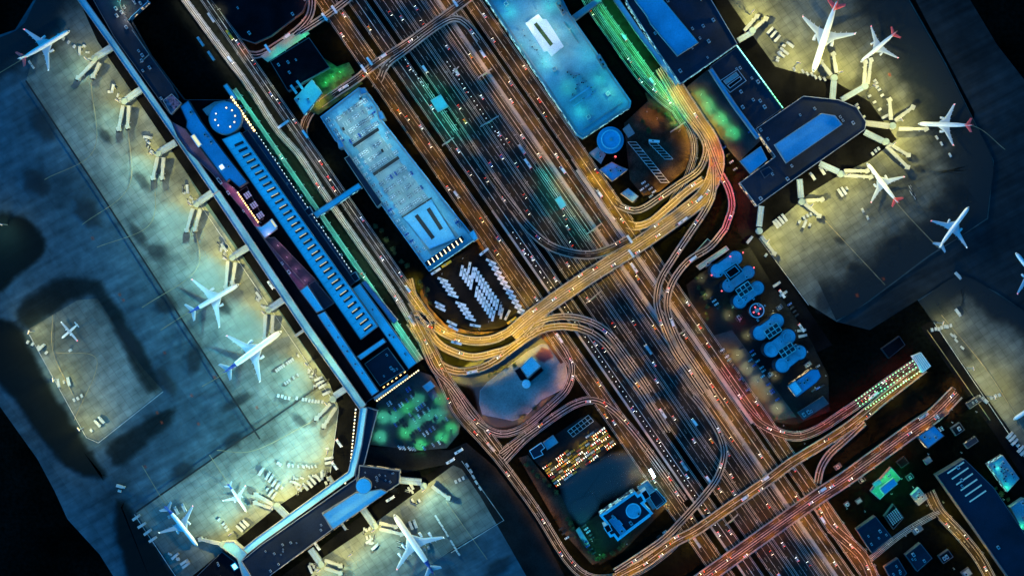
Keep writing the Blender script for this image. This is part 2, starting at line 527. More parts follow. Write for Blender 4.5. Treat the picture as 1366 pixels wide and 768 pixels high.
def smooth(pts, step=4., closed=False):
    """Catmull-Rom through world points, resampled"""
    p = [Vector(q) for q in pts]; n = len(p); out = []
    for i in range(n if closed else n - 1):
        p1, p2 = p[i], p[(i + 1) % n]
        p0 = p[i - 1] if (i > 0 or closed) else p1 * 2 - p2
        p3 = p[(i + 2) % n] if (i + 2 < n or closed) else p2 * 2 - p1
        k = max(1, int((p2 - p1).length / step))
        for j in range(k):
            t = j / k
            out.append(.5 * ((2 * p1) + (p2 - p0) * t + (2 * p0 - 5 * p1 + 4 * p2 - p3) * t * t + (3 * p1 - p0 - 3 * p2 + p3) * t ** 3))
    if not closed: out.append(p[-1])
    return out


def patch(name, pts, m, soft=8., curve=True, radial=False):
    """ground cover with a ragged edge"""
    q = [Vector((*xy, 0)) for xy in WP(pts)]
    if curve: q = smooth(q, 6, True)
    q = [(v[0], v[1]) for v in q]
    n = len(q); a = offset(q, -soft * .4); b = offset(q, soft * .6)
    if radial:
        cx, cy_ = centroid(q); a = [(cx + (x - cx) * 1.25, cy_ + (y - cy_) * 1.25) for x, y in q]; b = [(cx + (x - cx) * .3, cy_ + (y - cy_) * .3) for x, y in q]
    o = MB(); z = layer()
    o.add([(p[0], p[1], z) for r in (a, b) for p in r], [(i, (i + 1) % n, n + (i + 1) % n, n + i) for i in range(n)])
    o.f.append(tuple(range(n, 2 * n))); o.m.append(0); o.attr = [0.] * n + [1.] * n
    return struct(o.build(name, m))


# taxiways and aprons
sheet('taxiway', [(-60, 545), (0, 542), (50, 612), (73, 655), (90, 692), (133, 739), (165, 790), (260, 790), (163, 665), (30, 440), (-10, 400), (-60, 380)], 'taxi_asphalt')
sheet('taxiway', [(-60, 380), (-70, 70), (20, 40), (60, -24), (130, -20), (480, 560), (390, 700), (250, 790), (160, 665), (18, 440)], 'taxi_asphalt')
APRON_W = [(35, 108), (60, 20), (74, -20), (96, -20), (130, 55), (218, 182), (250, 232), (270, 270), (340, 368), (390, 441), (440, 512), (452, 543), (441, 628), (370, 675), (256, 768), (240, 775), (182, 684), (318, 588), (342, 572), (330, 560), (250, 437), (132, 253)]
sheet('apron', APRON_W, 'concrete')
sheet('apron', [(36, 440), (104, 400), (130, 398), (190, 490), (217, 520), (132, 588), (116, 582)], 'concrete')
sheet('taxiway', [(672, 692), (690, 690), (760, 790), (520, 790), (590, 742)], 'taxi_asphalt')
sheet('apron', [(615, 612), (672, 692), (600, 735), (520, 790), (400, 790), (430, 744), (500, 697), (572, 644)], 'concrete')
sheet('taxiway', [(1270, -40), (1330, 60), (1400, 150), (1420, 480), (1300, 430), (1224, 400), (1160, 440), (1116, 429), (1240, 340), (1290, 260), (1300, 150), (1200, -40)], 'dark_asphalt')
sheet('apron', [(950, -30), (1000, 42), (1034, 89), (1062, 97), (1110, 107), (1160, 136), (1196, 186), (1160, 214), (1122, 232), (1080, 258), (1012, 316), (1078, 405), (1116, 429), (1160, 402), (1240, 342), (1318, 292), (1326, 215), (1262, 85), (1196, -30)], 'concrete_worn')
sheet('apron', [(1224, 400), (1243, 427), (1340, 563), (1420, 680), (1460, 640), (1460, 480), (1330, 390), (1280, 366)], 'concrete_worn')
# dark service roads between terminals and aprons
sheet('service_road', [(96, -20), (112, -20), (150, 40), (288, 242), (410, 420), (484, 530), (486, 560), (478, 592), (468, 634), (340, 727), (300, 745), (262, 790), (238, 790), (256, 768), (370, 675), (441, 628), (452, 543), (440, 512), (250, 232), (130, 55)], 'service_asphalt')
sheet('service_road', [(345, 790), (420, 735), (540, 642), (572, 632), (622, 600), (615, 612), (572, 644), (500, 697), (430, 744), (400, 790)], 'service_asphalt')
sheet('service_road', [(940, -30), (950, -30), (1000, 42), (1034, 89), (1062, 97), (1110, 107), (1160, 136), (1196, 186), (1160, 214), (1122, 232), (1080, 258), (1012, 316), (1110, 460), (1090, 470), (985, 310), (975, 260), (1000, 150), (975, 55)], 'service_asphalt')
sheet('service_road', [(1243, 427), (1340, 563), (1420, 680), (1400, 690), (1322, 572), (1228, 436)], 'service_asphalt')
# perimeter road below the green car park
sheet('service_road', [(488, 595), (600, 600), (622, 590), (660, 622), (712, 690), (765, 790), (715, 790), (672, 715), (640, 660), (616, 625), (600, 618), (540, 630), (480, 618)], 'asphalt')
EAST_EDGE = [(1196, -32), (1228, 26), (1262, 85), (1300, 160), (1326, 215), (1322, 260), (1318, 292), (1280, 318), (1240, 342), (1200, 372), (1160, 402), (1138, 418), (1116, 429)]
# grass and worn ground inside the taxiways; the arch is unlit shade painted on
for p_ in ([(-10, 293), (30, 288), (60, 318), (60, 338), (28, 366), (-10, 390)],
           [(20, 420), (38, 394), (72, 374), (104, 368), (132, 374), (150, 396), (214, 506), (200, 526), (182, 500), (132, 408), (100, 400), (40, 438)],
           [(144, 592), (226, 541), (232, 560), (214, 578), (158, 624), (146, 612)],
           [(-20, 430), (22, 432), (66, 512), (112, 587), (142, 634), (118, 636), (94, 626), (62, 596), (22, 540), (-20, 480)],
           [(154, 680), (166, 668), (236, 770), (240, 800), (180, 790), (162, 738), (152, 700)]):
    patch('grass_shade_patch', p_, 'thin_grass' if p_[0] in ((20, 420), (144, 592)) else 'worn_grass', 11)
def blob(x, y, rx, ry, ang, seed):
    r = random.Random(seed); out = []
    for i in range(12):
        t = 2 * math.pi * i / 12; k = r.uniform(.85, 1.15); u, v = rx * k * math.cos(t), ry * k * math.sin(t)
        out.append((x + u * math.cos(ang) - v * math.sin(ang), y + u * math.sin(ang) + v * math.cos(ang)))
    return out



def normals(q):
    out = []
    for i in range(len(q)):
        d = q[min(i + 1, len(q) - 1)] - q[max(i - 1, 0)]
        d = Vector((d.x, d.y, 0)).normalized(); out.append(Vector((-d.y, d.x, 0)))
    return out


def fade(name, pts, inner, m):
    """a dark strip of painted light falloff that thins out towards the inside of the apron"""
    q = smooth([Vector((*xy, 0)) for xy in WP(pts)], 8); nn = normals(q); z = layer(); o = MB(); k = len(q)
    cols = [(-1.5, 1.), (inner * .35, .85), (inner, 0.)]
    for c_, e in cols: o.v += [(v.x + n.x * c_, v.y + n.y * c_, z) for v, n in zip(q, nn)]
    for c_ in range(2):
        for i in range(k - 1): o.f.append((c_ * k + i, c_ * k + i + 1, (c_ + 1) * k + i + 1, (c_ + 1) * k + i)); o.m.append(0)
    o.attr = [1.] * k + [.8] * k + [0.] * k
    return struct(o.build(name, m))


for i_, p_ in enumerate(((210, 334, 18, 14, .5), (184, 312, 26, 9, .9), (220, 404, 16, 17, 0), (259, 478, 13, 26, .1), (246, 628, 20, 15, -.7), (310, 588, 16, 9, -.5), (316, 536, 26, 9, -.5), (1100, 402, 15, 20, .3), (1139, 355, 11, 7, -.3), (1191, 322, 13, 8, -.6),
                         (664, 756, 26, 13, -.5), (172, 452, 34, 10, .95), (1225, 225, 8, 6, 0), (222, 508, 28, 10, .95), (48, 243, 24, 18, .7), (118, 284, 28, 16, .8), (60, 170, 30, 16, .9), (1120, 320, 10, 6, .5), (1200, 60, 16, 8, .9), (1290, 470, 14, 7, .9), (520, 650, 12, 6, .5), (400, 560, 16, 8, .7), (300, 410, 18, 8, .9), (190, 240, 18, 9, .9), (140, 180, 14, 7, .9))):
    patch('oil_stain', blob(*p_, i_), 'stain', radial=True)  # soft unlit shapes, shade painted on the apron as dark patches
fade('tarmac', [(-70, 70), (20, 40), (42, 8), (60, -24)], -55, 'tarmac')  # light falloff painted along the apron edge
fade('tarmac', EAST_EDGE[:7], -75, 'tarmac'); fade('tarmac', EAST_EDGE[6:], -60, 'tarmac'); fade('tarmac', [(1224, 400), (1280, 366), (1330, 390), (1400, 436)], -40, 'tarmac')  # light falloff painted along the apron edge
for x, y in ((165, 400), (160, 393), (256, 527), (216, 563), (210, 550), (194, 622), (265, 565), (343, 543), (124, 318), (220, 470), (287, 503), (1143, 394), (1178, 372), (1162, 60), (1186, 100)):
    patch('taxi_marking', [(x - 3, y - 2), (x + 1, y - 3), (x + 3, y + 2), (x - 1, y + 3)], 'red_mark', radial=True)


def line(name, pts, width, m, curve=False):
    q = [W(x, y) for x, y in pts]
    if curve: q = smooth(q, 4)
    z = layer(); o = MB()
    ribbon(o, q, -width / 2, width / 2, z)
    return struct(o.build(name, m))


def ribbon(o, q, a, b, z=None, mi=0, nn=None, dz=0.):
    nn = nn or normals(q); k = len(q)
    L_ = [q[i] + nn[i] * a for i in range(k)]; R_ = [q[i] + nn[i] * b for i in range(k)]
    zz = lambda v: (v.x, v.y, v.z + dz if z is None else z)
    o.add([zz(v) for v in L_] + [zz(v) for v in R_], [(i, i + 1, k + i + 1, k + i) for i in range(k - 1)], mi)


for p_ in ([(35, 108), (132, 254), (252, 440), (331, 561), (347, 585)], [(182, 682), (318, 588), (345, 571), (440, 505)]):
    line('drain', p_, 1.7, 'dark')
for p_ in ([(1036, 90), (1090, 172), (1180, 300), (1260, 420)], [(1200, 215), (1262, 300)], [(60, 300), (205, 520)], [(0, 380), (70, 330), (132, 255)], [(0, 60), (35, 108)], [(1240, 520), (1330, 470)]):
    line('paving_joint', p_, 1., 'stain')
# yellow lead-in lines on the stands
for p_ in ([(95, 42), (30, 80), (-20, 110)], [(122, 110), (126, 200), (60, 240)], [(172, 172), (172, 250), (110, 300)], [(208, 240), (200, 300), (130, 330)], [(262, 305), (262, 360), (190, 410)],
           [(322, 378), (250, 418), (215, 440)], [(378, 440), (300, 497), (270, 515)], [(420, 560), (340, 600), (290, 600)], [(265, 728), (222, 672), (190, 620)],
           [(331, 684), (305, 644), (280, 606)], [(526, 684), (580, 765)], [(595, 668), (650, 745)], [(1082, 98), (1115, 0)], [(1146, 84), (1196, 42)], [(1222, 166), (1296, 168), (1340, 200)],
           [(1156, 220), (1198, 274), (1250, 330)], [(1096, 290), (1180, 380)], [(71, 420), (72, 470), (100, 530)], [(75, 470), (130, 480), (100, 560)], [(1255, 420), (1320, 500), (1380, 600)], [(1236, 440), (1320, 560)]):
    line('stand_line', p_, .55, 'yellow_paint', True)
for p_ in ([(180, 685), (240, 775)], [(40, 446), (116, 583), (132, 590), (218, 522)], [(616, 614), (672, 693), (602, 736)], [(262, 265), (452, 545), (441, 630)], [(1012, 318), (1078, 407)], [(1245, 430), (1400, 660)]):
    line('edge_line', p_, .45, 'paint')

# lots
sheet('car_park_ground', [(503, 536), (557, 494), (575, 500), (600, 535), (614, 566), (612, 578), (596, 597), (557, 600), (489, 592)], 'lot_asphalt')
sheet('bus_yard_ground', [(562, 374), (576, 361), (644, 322), (664, 338), (706, 412), (700, 424), (660, 440), (628, 440), (596, 430), (574, 406)], 'service_asphalt')
sheet('taxi_pool_ground', [(704, 604), (775, 556), (790, 556), (824, 590), (748, 652)], 'asphalt')
sheet('coach_park_ground', [(832, 165), (872, 128), (908, 150), (928, 190), (926, 216), (880, 256), (858, 262), (840, 240)], 'soil')
sheet('hotel_yard', [(768, 706), (846, 650), (872, 628), (897, 668), (830, 735), (800, 752)], 'asphalt_old')
sheet('office_yard', [(915, 380), (938, 362), (975, 336), (1000, 330), (1030, 380), (1080, 452), (1104, 500), (1106, 548), (1060, 566), (1010, 560), (960, 480), (925, 420)], 'asphalt')
sheet('car_park_ground', [(936, 452), (976, 440), (1062, 556), (1020, 562), (985, 540)], 'lot_asphalt')
sheet('car_park_ground', [(914, 118), (948, 90), (1014, 188), (985, 216), (958, 184), (934, 152)], 'lot_asphalt')
patch('soil_patch', [(600, 500), (632, 520), (640, 555), (655, 570), (700, 562), (745, 520), (760, 500), (748, 470), (720, 445), (690, 455)], 'dust', 6)
LOTP = [(641, 521), (650, 510), (658, 504), (686, 483), (705, 468), (722, 459), (738, 460), (754, 486), (757, 504), (750, 518), (722, 532), (701, 554), (684, 560), (644, 552), (640, 538)]
sheet('gravel_lot', LOTP, 'lot')
struct(MB().ring(offset(WP(LOTP), -.5), WP(LOTP), 0, LAY[0] + .13).build('kerb', 'pavement'))
patch('soil_patch', [(722, 462), (734, 466), (738, 476), (726, 484), (712, 474)], 'rubble', 4)
patch('soil_patch', [(748, 640), (770, 622), (830, 602), (860, 606), (868, 626), (848, 644), (800, 668), (764, 690), (752, 670)], 'dust', 14)
patch('soil_patch', [(760, 672), (790, 656), (800, 668), (776, 700)], 'dust', 8)
sheet('soil_bank', [(692, 610), (704, 606), (748, 660), (772, 712), (800, 748), (790, 752), (748, 706)], 'soil')
sheet('soil_bank', [(566, 378), (560, 392), (575, 420), (600, 442), (640, 446), (690, 436), (664, 442), (628, 442), (594, 432), (572, 408)], 'soil')
sheet('soil_bank', [(860, 124), (898, 132), (916, 160), (890, 152), (868, 148)], 'soil')
patch('lawn', [(432, 80), (482, 112), (425, 152), (400, 142)], 'turf', 3, False)

# ------------------------------------------------------------------ roads
ROADS = []


class Road:
    def __init__(s, pts, width, lamp=None, gap=30, power=1., elev=False, lanes=2, cars=0., place='', both=True, m='asphalt', side=1, two=True, curve=True, par=True, trucks=.12):
        s.name = 'elevated_road' if elev else 'road'
        q = []
        for t in pts:
            z = t[2] if len(t) > 2 else 0.
            q.append(W(t[0], t[1], z))
        s.q = smooth(q, 5.)
        s.dz = (len(ROADS) * .04 + .05) if elev else layer() + .04
        for v in s.q: v.z += s.dz
        s.w = width * S; s.lamp = lamp; s.gap = gap; s.power = power; s.elev = elev; s.lanes = lanes; s.cars = cars; s.place = place
        s.m = m; s.side = side; s.two = two; s.par = par; s.nn = normals(s.q); s.trucks = trucks
        ROADS.append(s)

    def near(s, p, tol=0.):
        best = 1e9; z = 0
        for v in s.q[::1]:
            d = (v.x - p.x) ** 2 + (v.y - p.y) ** 2
            if d < best: best = d; z = v.z
        return best ** .5 < s.w / 2 + tol, z


# the main carriageways run straight along the axis
def axis(b, a0=-620, a1=640, z=0.):
    return [(*AB(a0, b), z), (*AB((a0 + a1) / 2, b), z), (*AB(a1, b), z)]


EXP = [Road(axis(14), 23, 'amber', 26, 2., lanes=5, cars=.8, place='amber lit main road', m='asphalt_old', curve=False),
       Road(axis(47), 20, 'amber', 90, .25, lanes=4, cars=.75, place='dotted grey carriageway', curve=False),
       Road(axis(79), 24, 'amber', 60, .45, lanes=5, cars=.9, place='western expressway carriageway', curve=False),
       Road(axis(107), 24, 'amber', 60, .45, lanes=5, cars=.9, place='eastern expressway carriageway', curve=False),
       Road(axis(128), 11, 'amber', 44, 1., lanes=2, cars=.6, place='narrow brown slip road', m='asphalt_old', curve=False),
       Road(axis(147), 18, 'amber', 30, 2., lanes=4, cars=.9, place='brown eastern road', m='asphalt_old', curve=False),
       Road(axis(174), 20, 'amber', 32, 1.5, lanes=4, cars=.9, place='outer brown road', m='asphalt_old', curve=False)]
D0 = Road([(238, -12), (297, 68), (332, 115), (370, 173), (401, 209), (434, 260), (485, 333), (525, 390), (552, 434)], 7, 'white', 15, 1.8, lanes=2, cars=.9, place='white lit terminal kerb road', m='asphalt_pale')
D1 = Road([(552, 434), (563, 454), (590, 507), (611, 550), (644, 587), (672, 620), (717, 682), (757, 745), (784, 768), (815, 770), (851, 760), (891, 732), (912, 708)],
          10, 'amber', 24, 1.3, lanes=3, cars=1., place='terminal exit road')
D2 = Road(axis(-116, -620, -60) + [(*AB(-20, -116), 0), (553, 420), (580, 475), (602, 515), (640, 566), (668, 604)], 13, 'lemon', 60, .5, lanes=4, cars=1.2, place='lower terminal road')
T1S = Road(axis(-156, -428, 10), 11, 'teal', 15, 1.6, lanes=2, cars=.7, place='teal lit kerb lane', m='kerb_pavement', curve=False, par=False)
A_ = Road([(545, 372), (551, 395), (560, 412), (574, 429), (596, 445), (626, 454, 2), (655, 453, 5), (678, 443, 8), (700, 429, 9)], 11, 'gold', 14, 6.5, True, cars=.9, lanes=3, place='inner yellow loop', m='asphalt_pale')
B_ = Road([(548, 402), (562, 424), (583, 456), (607, 470, 2), (631, 476, 4), (658, 471, 6), (682, 463, 8), (706, 446, 9), (724, 428, 9)], 9, 'gold', 15, 6.5, True, cars=.8, lanes=2, place='middle yellow loop', m='asphalt_pale')
C_ = Road([(546, 430), (560, 452), (575, 472), (591, 488, 2), (612, 495, 4), (638, 492, 6), (661, 481, 8), (684, 464, 9), (705, 449, 9), (724, 439, 9), (748, 435, 9), (771, 437, 9)], 9, 'gold', 16, 5., True, cars=.8, lanes=2, place='outer yellow loop', m='asphalt_old')
C2_ = Road([(771, 437, 9), (789, 444, 8), (807, 458, 8), (823, 479, 7), (837, 499, 6), (849, 514, 4), (868, 542, 2), (890, 576, .3)], 9, 'amber', 30, 1., True, cars=.8, lanes=2, place='descending curved ramp')
D_ = Road([(700, 446, 9), (713, 432, 9), (730, 425, 9), (752, 422, 9), (772, 424, 9), (795, 432, 9), (814, 446, 8), (834, 472, 7), (852, 497, 5), (884, 545, 1)], 8, 'amber', 34, .8, True, cars=.8, lanes=2, place='curved ramp over the main road')
X5 = Road([(682, 446, 9), (706, 425, 9), (740, 400, 9), (790, 366, 9), (840, 334, 9), (880, 307, 9), (912, 284, 9), (938, 262, 9), (952, 236, 9), (956, 210, 9), (946, 184, 9), (930, 160, 8), (908, 126, 6), (892, 100, 3)], 20, 'gold', 18, 5., True, cars=1.1, lanes=6, place='long diagonal overpass', m='asphalt_pale')
U1 = Road([(772, 206), (794, 236), (810, 259, 1), (827, 275, 3), (846, 281, 5), (860, 277, 6), (875, 267, 7), (902, 248, 8), (930, 229, 9), (940, 211, 9), (942, 195, 9), (934, 178, 9), (914, 152, 8), (896, 122, 6), (878, 92, 3)], 8, 'gold', 22, 2.4, True, cars=.8, lanes=2, place='inner loop round the tower')
U2 = Road([(766, 210), (794, 252), (810, 281), (827, 295, 1), (848, 302, 3), (868, 296, 5), (888, 280, 7), (914, 257, 8), (938, 240, 9)], 10, 'gold', 17, 5., True, cars=.8, lanes=2, place='outer loop round the tower', m='asphalt_pale')
U3 = Road([(905, 150), (922, 178), (926, 204), (918, 232), (908, 252), (895, 272), (905, 284, 6)], 7, 'gold', 24, 1.2, cars=1., lanes=2, place='yellow lane beside the coach park', m='asphalt_old')
R1 = Road([(951, 222, 9), (951, 256, 9), (941, 280, 9), (917, 316, 9), (897, 346, 9), (881, 373, 9), (876, 400, 9), (881, 424, 9), (898, 464, 7), (920, 497, 5), (946, 535, 2), (975, 578, .3)], 8, 'amber', 26, 1.2, True, cars=1., lanes=2, place='western curved ramp')
R2 = Road([(944, 186, 9), (952, 207, 9), (962, 233, 9), (972, 252, 9), (976, 276, 9), (967, 305, 9)], 8, 'red', 20, 3.2, True, cars=1., lanes=2, place='red curved ramp')
R3 = Road([(967, 305, 9), (947, 329, 9), (918, 348, 9), (898, 374, 9), (890, 400, 9), (893, 424, 9), (908, 460, 7), (932, 497, 5), (958, 537, 2), (985, 580, .3)], 8, 'amber', 26, 1.2, True, cars=1., lanes=2, place='eastern curved ramp')
Q_ = Road([(612, 172), (640, 216), (665, 252), (686, 280, 2), (706, 305, 4), (730, 326, 6), (758, 337, 8), (788, 340, 9), (813, 333, 9), (838, 320, 9)], 11, 'amber', 50, .5, True, cars=.7, lanes=3, place='sweeping grey ramp')
RM = Road([(905, 500, .5), (918, 520, 2), (941, 548, 4), (960, 580, 6), (966, 606, 8), (957, 636, 9), (938, 662, 9), (911, 692, 9), (884, 719, 9), (851, 742, 8), (820, 762, 7)], 8, 'amber', 34, .9, True, cars=.8, lanes=2, place='curved ramp past the helipad hotel')
X1 = Road([(790, 790, 7), (830, 766, 8), (860, 750, 8.5), (898, 723, 9), (928, 707, 9), (968, 679, 9), (1023, 641, 9), (1055, 617, 9), (1096, 592, 8), (1126, 573, 6), (1146, 558, 4), (1180, 530, 1), (1232, 490, 0)], 13, 'amber', 20, 2.8, True, cars=1., lanes=4, place='upper cross bridge', m='asphalt_old')
X2 = Road([(880, 812, 9), (941, 769, 9), (1012, 718, 9), (1085, 666, 9), (1126, 639, 9), (1165, 611, 8), (1217, 573, 5), (1246, 553, 2), (1276, 523, 0)], 20, 'orange', 18, 3.2, True, cars=.9, lanes=6, place='wide red cross bridge')
X0 = Road([(407, 186), (405, 172), (412, 154), (424, 142, 1), (452, 122, 3), (476, 106, 6), (502, 85, 8), (542, 59, 8), (582, 30, 8), (612, 8, 8), (650, -20, 8)], 10, 'amber', 32, .75, True, cars=.8, lanes=3, place='upper left cross overpass', m='asphalt_old')
X0B = Road([(500, 118), (508, 104, 2), (516, 87, 6), (542, 67, 8), (583, 36, 8), (606, 25, 8), (622, 32, 7), (640, 54, 3)], 8, 'white', 50, .45, True, cars=.6, lanes=2, place='slim ramp beside the upper overpass')
X00 = Road([(316, 56), (326, 70), (342, 74), (358, 68), (384, 51, 2), (407, 31, 6), (416, 12, 7), (416, -20, 7)], 9, 'orange', 30, .8, True, cars=.9, lanes=2, place='curved road at the upper left')
X01 = Road([(400, 44, 5), (440, 18, 8), (480, -12, 8), (500, -26, 8)], 8, 'amber', 36, .5, True, cars=.6, lanes=2, place='short overpass at the upper edge')
E_ = Road([(1090, 644, 8.4), (1095, 623, 8), (1107, 604, 7), (1126, 587, 6), (1152, 563, 4)], 9, 'orange', 24, 1.6, True, cars=.7, lanes=2, place='short red ramp')
G_ = Road([(958, 492), (984, 530), (1004, 555), (1018, 567), (1042, 578), (1066, 581), (1093, 571), (1122, 552), (1146, 536), (1186, 507), (1224, 482)], 11, 'red', 30, 1.8, cars=.8, lanes=3, place='red bend below the lobed building')
SE = Road([(1076, 652), (1092, 674), (1110, 703), (1149, 740), (1166, 775), (1180, 800)], 15, 'orange', 20, 2.6, cars=1.2, lanes=4, place='orange road at the lower edge', m='asphalt_old')
M_ = Road([(566, 462), (580, 492), (598, 510), (611, 527), (630, 555), (649, 571), (668, 578), (686, 575), (705, 565), (738, 537), (755, 520), (762, 503), (763, 487), (755, 468), (740, 447)], 8, 'orange', 32, .75, cars=.9, lanes=2, place='grey island loop')
N_ = Road([(672, 614), (700, 585), (727, 564), (750, 548), (770, 537), (791, 533), (810, 541), (834, 563), (871, 610), (912, 668)], 9, 'orange', 30, .8, cars=.9, lanes=2, place='road above the taxi pool')
DZ = Road([(668, 604), (692, 586), (720, 566)], 8, 'gold', 24, .9, cars=.9, lanes=2, place='junction by the taxi pool', m='asphalt_old')
WS = Road([(1238, 655), (1252, 682), (1280, 712), (1306, 745), (1330, 790)], 13, 'gold', 28, 2., cars=1., lanes=3, place='amber street beside the dark warehouse', m='asphalt_old')
WS2 = Road([(1160, 744), (1200, 712), (1236, 690), (1252, 682)], 6, 'lemon', 50, .12, cars=.4, lanes=2, place='side street by the warehouse')
GR = Road([(786, -20), (800, 10), (830, 52), (862, 96), (888, 130), (912, 165)], 9, 'green', 13, 4., cars=1.3, lanes=3, place='green lit terminal road', m='asphalt_old')
GR2 = Road([(770, -20), (788, 12), (816, 52), (850, 100), (876, 128), (898, 146)], 9, 'green', 40, .5, cars=1.6, lanes=3, place='taxi lanes beside the green road')
ST = Road(axis(57.5, -300, -213), 7, 'teal', 20, .9, lanes=2, cars=.5, place='teal lit toll lanes', m='asphalt_old', curve=False, par=False)
ST2 = Road(axis(119, -112, 6), 7, 'teal', 22, .5, lanes=2, cars=.5, place='teal lit toll lanes', m='asphalt_old', curve=False, par=False)
# grey walkway and bank strips
Road([(241, -12), (300, 68), (335, 115), (373, 173), (404, 209), (437, 260), (488, 333), (528, 390)], 1.6, None, lanes=0, m='pavement', par=False)
Road(axis(37, -100, 640), 3, None, lanes=0, m='pavement', curve=False, par=False)
Road(axis(137, -560, 640), 4, None, lanes=0, m='pavement', curve=False, par=False)
Road(axis(161, -80, 330), 5, None, lanes=0, m='pavement', curve=False, par=False)
Road(axis(-2, -100, 120), 4, None, lanes=0, m='soil', curve=False, par=False)
ELEV = [r for r in ROADS if r.elev]
BYNAME = {}


def covered(p, me=None, tol=0.):
    """is the point under (or level with, inside) another raised road"""
    for r in ELEV:
        if r is me: continue
        if p.z < 1.5 and False: continue
        ok, z = r.near(p, tol)
        if ok and z > p.z - 1.2: return True
    return False


def inframe(p, mg=12):
    x, y = P(p); return -mg < x < 1366 + mg and -mg < y < 768 + mg


for r in ROADS:
    o = MB()
    if r.elev:
        q, nn = r.q, r.nn
        rings = []
        for v, n in zip(q, nn):
            a, b = v - n * r.w / 2, v + n * r.w / 2; t = min(1.3, max(.05, v.z - .04)); d = Vector((0, 0, t))
            rings.append([a - d, b - d, b, a])
        o.loft(rings)
    else:
        ribbon(o, r.q, -r.w / 2, r.w / 2, None, nn=r.nn)
    root = struct(o.build(r.name, r.m)); r.obj = root
    # solid edge lines, dashed lane lines, solid inner lines painted for light trails
    mk = MB()
    if r.lanes:
        e = r.w / 2 - .75
        for s in (-e, e):
            run = []
            for i in range(len(r.q)):
                run.append(i)
            ribbon(mk, r.q, s - .16, s + .16, None, nn=r.nn, dz=.025)
        lw = 2 * e / r.lanes
        for k in range(1, r.lanes):
            s = -e + k * lw; mid = r.two and r.lanes % 2 == 0 and k == r.lanes // 2
            if mid or k % 2 == 0 and r.lanes > 2:
                ribbon(mk, r.q, s - (.25 if mid else .11), s + (.25 if mid else .11), None, nn=r.nn, dz=.025)
            else:
                for i in range(0, len(r.q) - 1, 3):
                    ribbon(mk, r.q[i:i + 2], s - .065, s + .065, None, nn=r.nn[i:i + 2], dz=.025)
        if mk.v: mk.build('lane_marking', 'paint', root)  # also holds the solid inner lines painted for light trails
    if r.par and r.lanes:
        for sd in (-1, 1):
            pb = MB(); run = []
            h, wd = (1.1, .7) if r.elev else (.75, .4)
            s = sd * (r.w / 2 + (0 if r.elev else .5))
            flags = []
            for v, n in zip(r.q, r.nn):
                p = v + n * s
                bad = False
                for t in ROADS:
                    if t is r or t.lanes == 0: continue
                    if (t.elev != r.elev) and not (r.elev and v.z < 1.6) and not (t.elev and not r.elev): continue
                    ok, z = t.near(p, -.6)
                    if ok and abs(z - v.z) < (3. if r.elev and t.elev else 1.4): bad = True; break
                flags.append(bad)
            i = 0
            while i < len(flags):
                if flags[i]: i += 1; continue
                j = i
                while j + 1 < len(flags) and not flags[j + 1]: j += 1
                if j > i:
                    rings = []
                    for k in range(i, j + 1):
                        v = r.q[k] + r.nn[k] * s; n = r.nn[k] * wd / 2; u = Vector((0, 0, h)); d = Vector((0, 0, 1.2 if r.elev and v.z > 2 else 0))
                        rings.append([v - n - d, v + n - d, v + n + u, v - n + u])
                    pb.loft(rings)
                i = j + 1
            if pb.v: pb.build('parapet' if r.elev else 'guard_rail', 'parapet' if r.elev else 'rail', root)
    if r.elev:
        acc = 0
        for i in range(1, len(r.q)):
            acc += (r.q[i] - r.q[i - 1]).length
            if acc > 38 and r.q[i].z > 4.5:
                acc = 0; v = r.q[i]; pm = MB(); pm.cyl(v.x, v.y, 0, v.z - 2.2, 1.1, 10); pm.box(v.x, v.y, v.z - 2.2, r.w * .7, 1.8, 1, math.atan2(r.nn[i].y, r.nn[i].x), 0)
                lowok = True
                for t in ROADS:
                    if not t.elev and t.lanes and t.near(v, 0)[0]: lowok = False; break
                if lowok: pm.build('pier', 'parapet', root)

# ------------------------------------------------------------------ street lamps
LAMPM = {'amber': 'amber_lamp', 'gold': 'warm_lamp', 'red': 'amber_lamp', 'orange': 'amber_lamp', 'green': 'green_lamp', 'teal': 'teal_lamp', 'white': 'white_lamp', 'lemon': 'warm_lamp', 'cyan': 'teal_lamp', 'cool': 'white_lamp', 'rose': 'warm_lamp', 'mint': 'green_lamp'}
LP = {}
LAMPK = 16000.


def lamp_proto(name, kind, power, h, arm, double=False):
    k = (name, kind, power, h, arm)
    if k in LP: return LP[k]
    t = bpy.data.objects.new(name, None); C.objects.link(t)
    m = MB(); m.cyl(0, 0, 0, .5, .28, 8); m.tube((0, 0, .4), (0, 0, h), .16, .09, 6)
    m.build('pole', 'metal', t)
    m = MB(); m.tube((0, 0, h - .2), (0, arm, h + .35), .08, .06, 5); m.build('arm', 'metal', t)
    m = MB(); m.box(0, arm + .35, h + .27, .42, 1.1, .18, 0, 0, taper=.7); m.box(0, arm + .35, h + .2, .34, .9, .06, 0, 1)
    m.build('lamp_head', ['metal', LAMPM[kind]], t)
    if name in ('street_lamp', 'bridge_lamp', 'highway_lamp'): light(t, kind, power * LAMPK, (0, arm + .35, h + .12), 'SPOT', (0, arm + .1, 0), radius=.35, angle=132 if name == 'bridge_lamp' else 136, blend=.6)
    elif name == 'parking_lamp': light(t, kind, power * LAMPK, (0, arm + .35, h + .1), 'SPOT', (0, arm + .35, 0), radius=.3, angle=142, blend=1.)
    else: light(t, kind, power * LAMPK * .8, (0, arm + .35, h - .1), radius=.35)
    LP[k] = Proto(t)
    return LP[k]


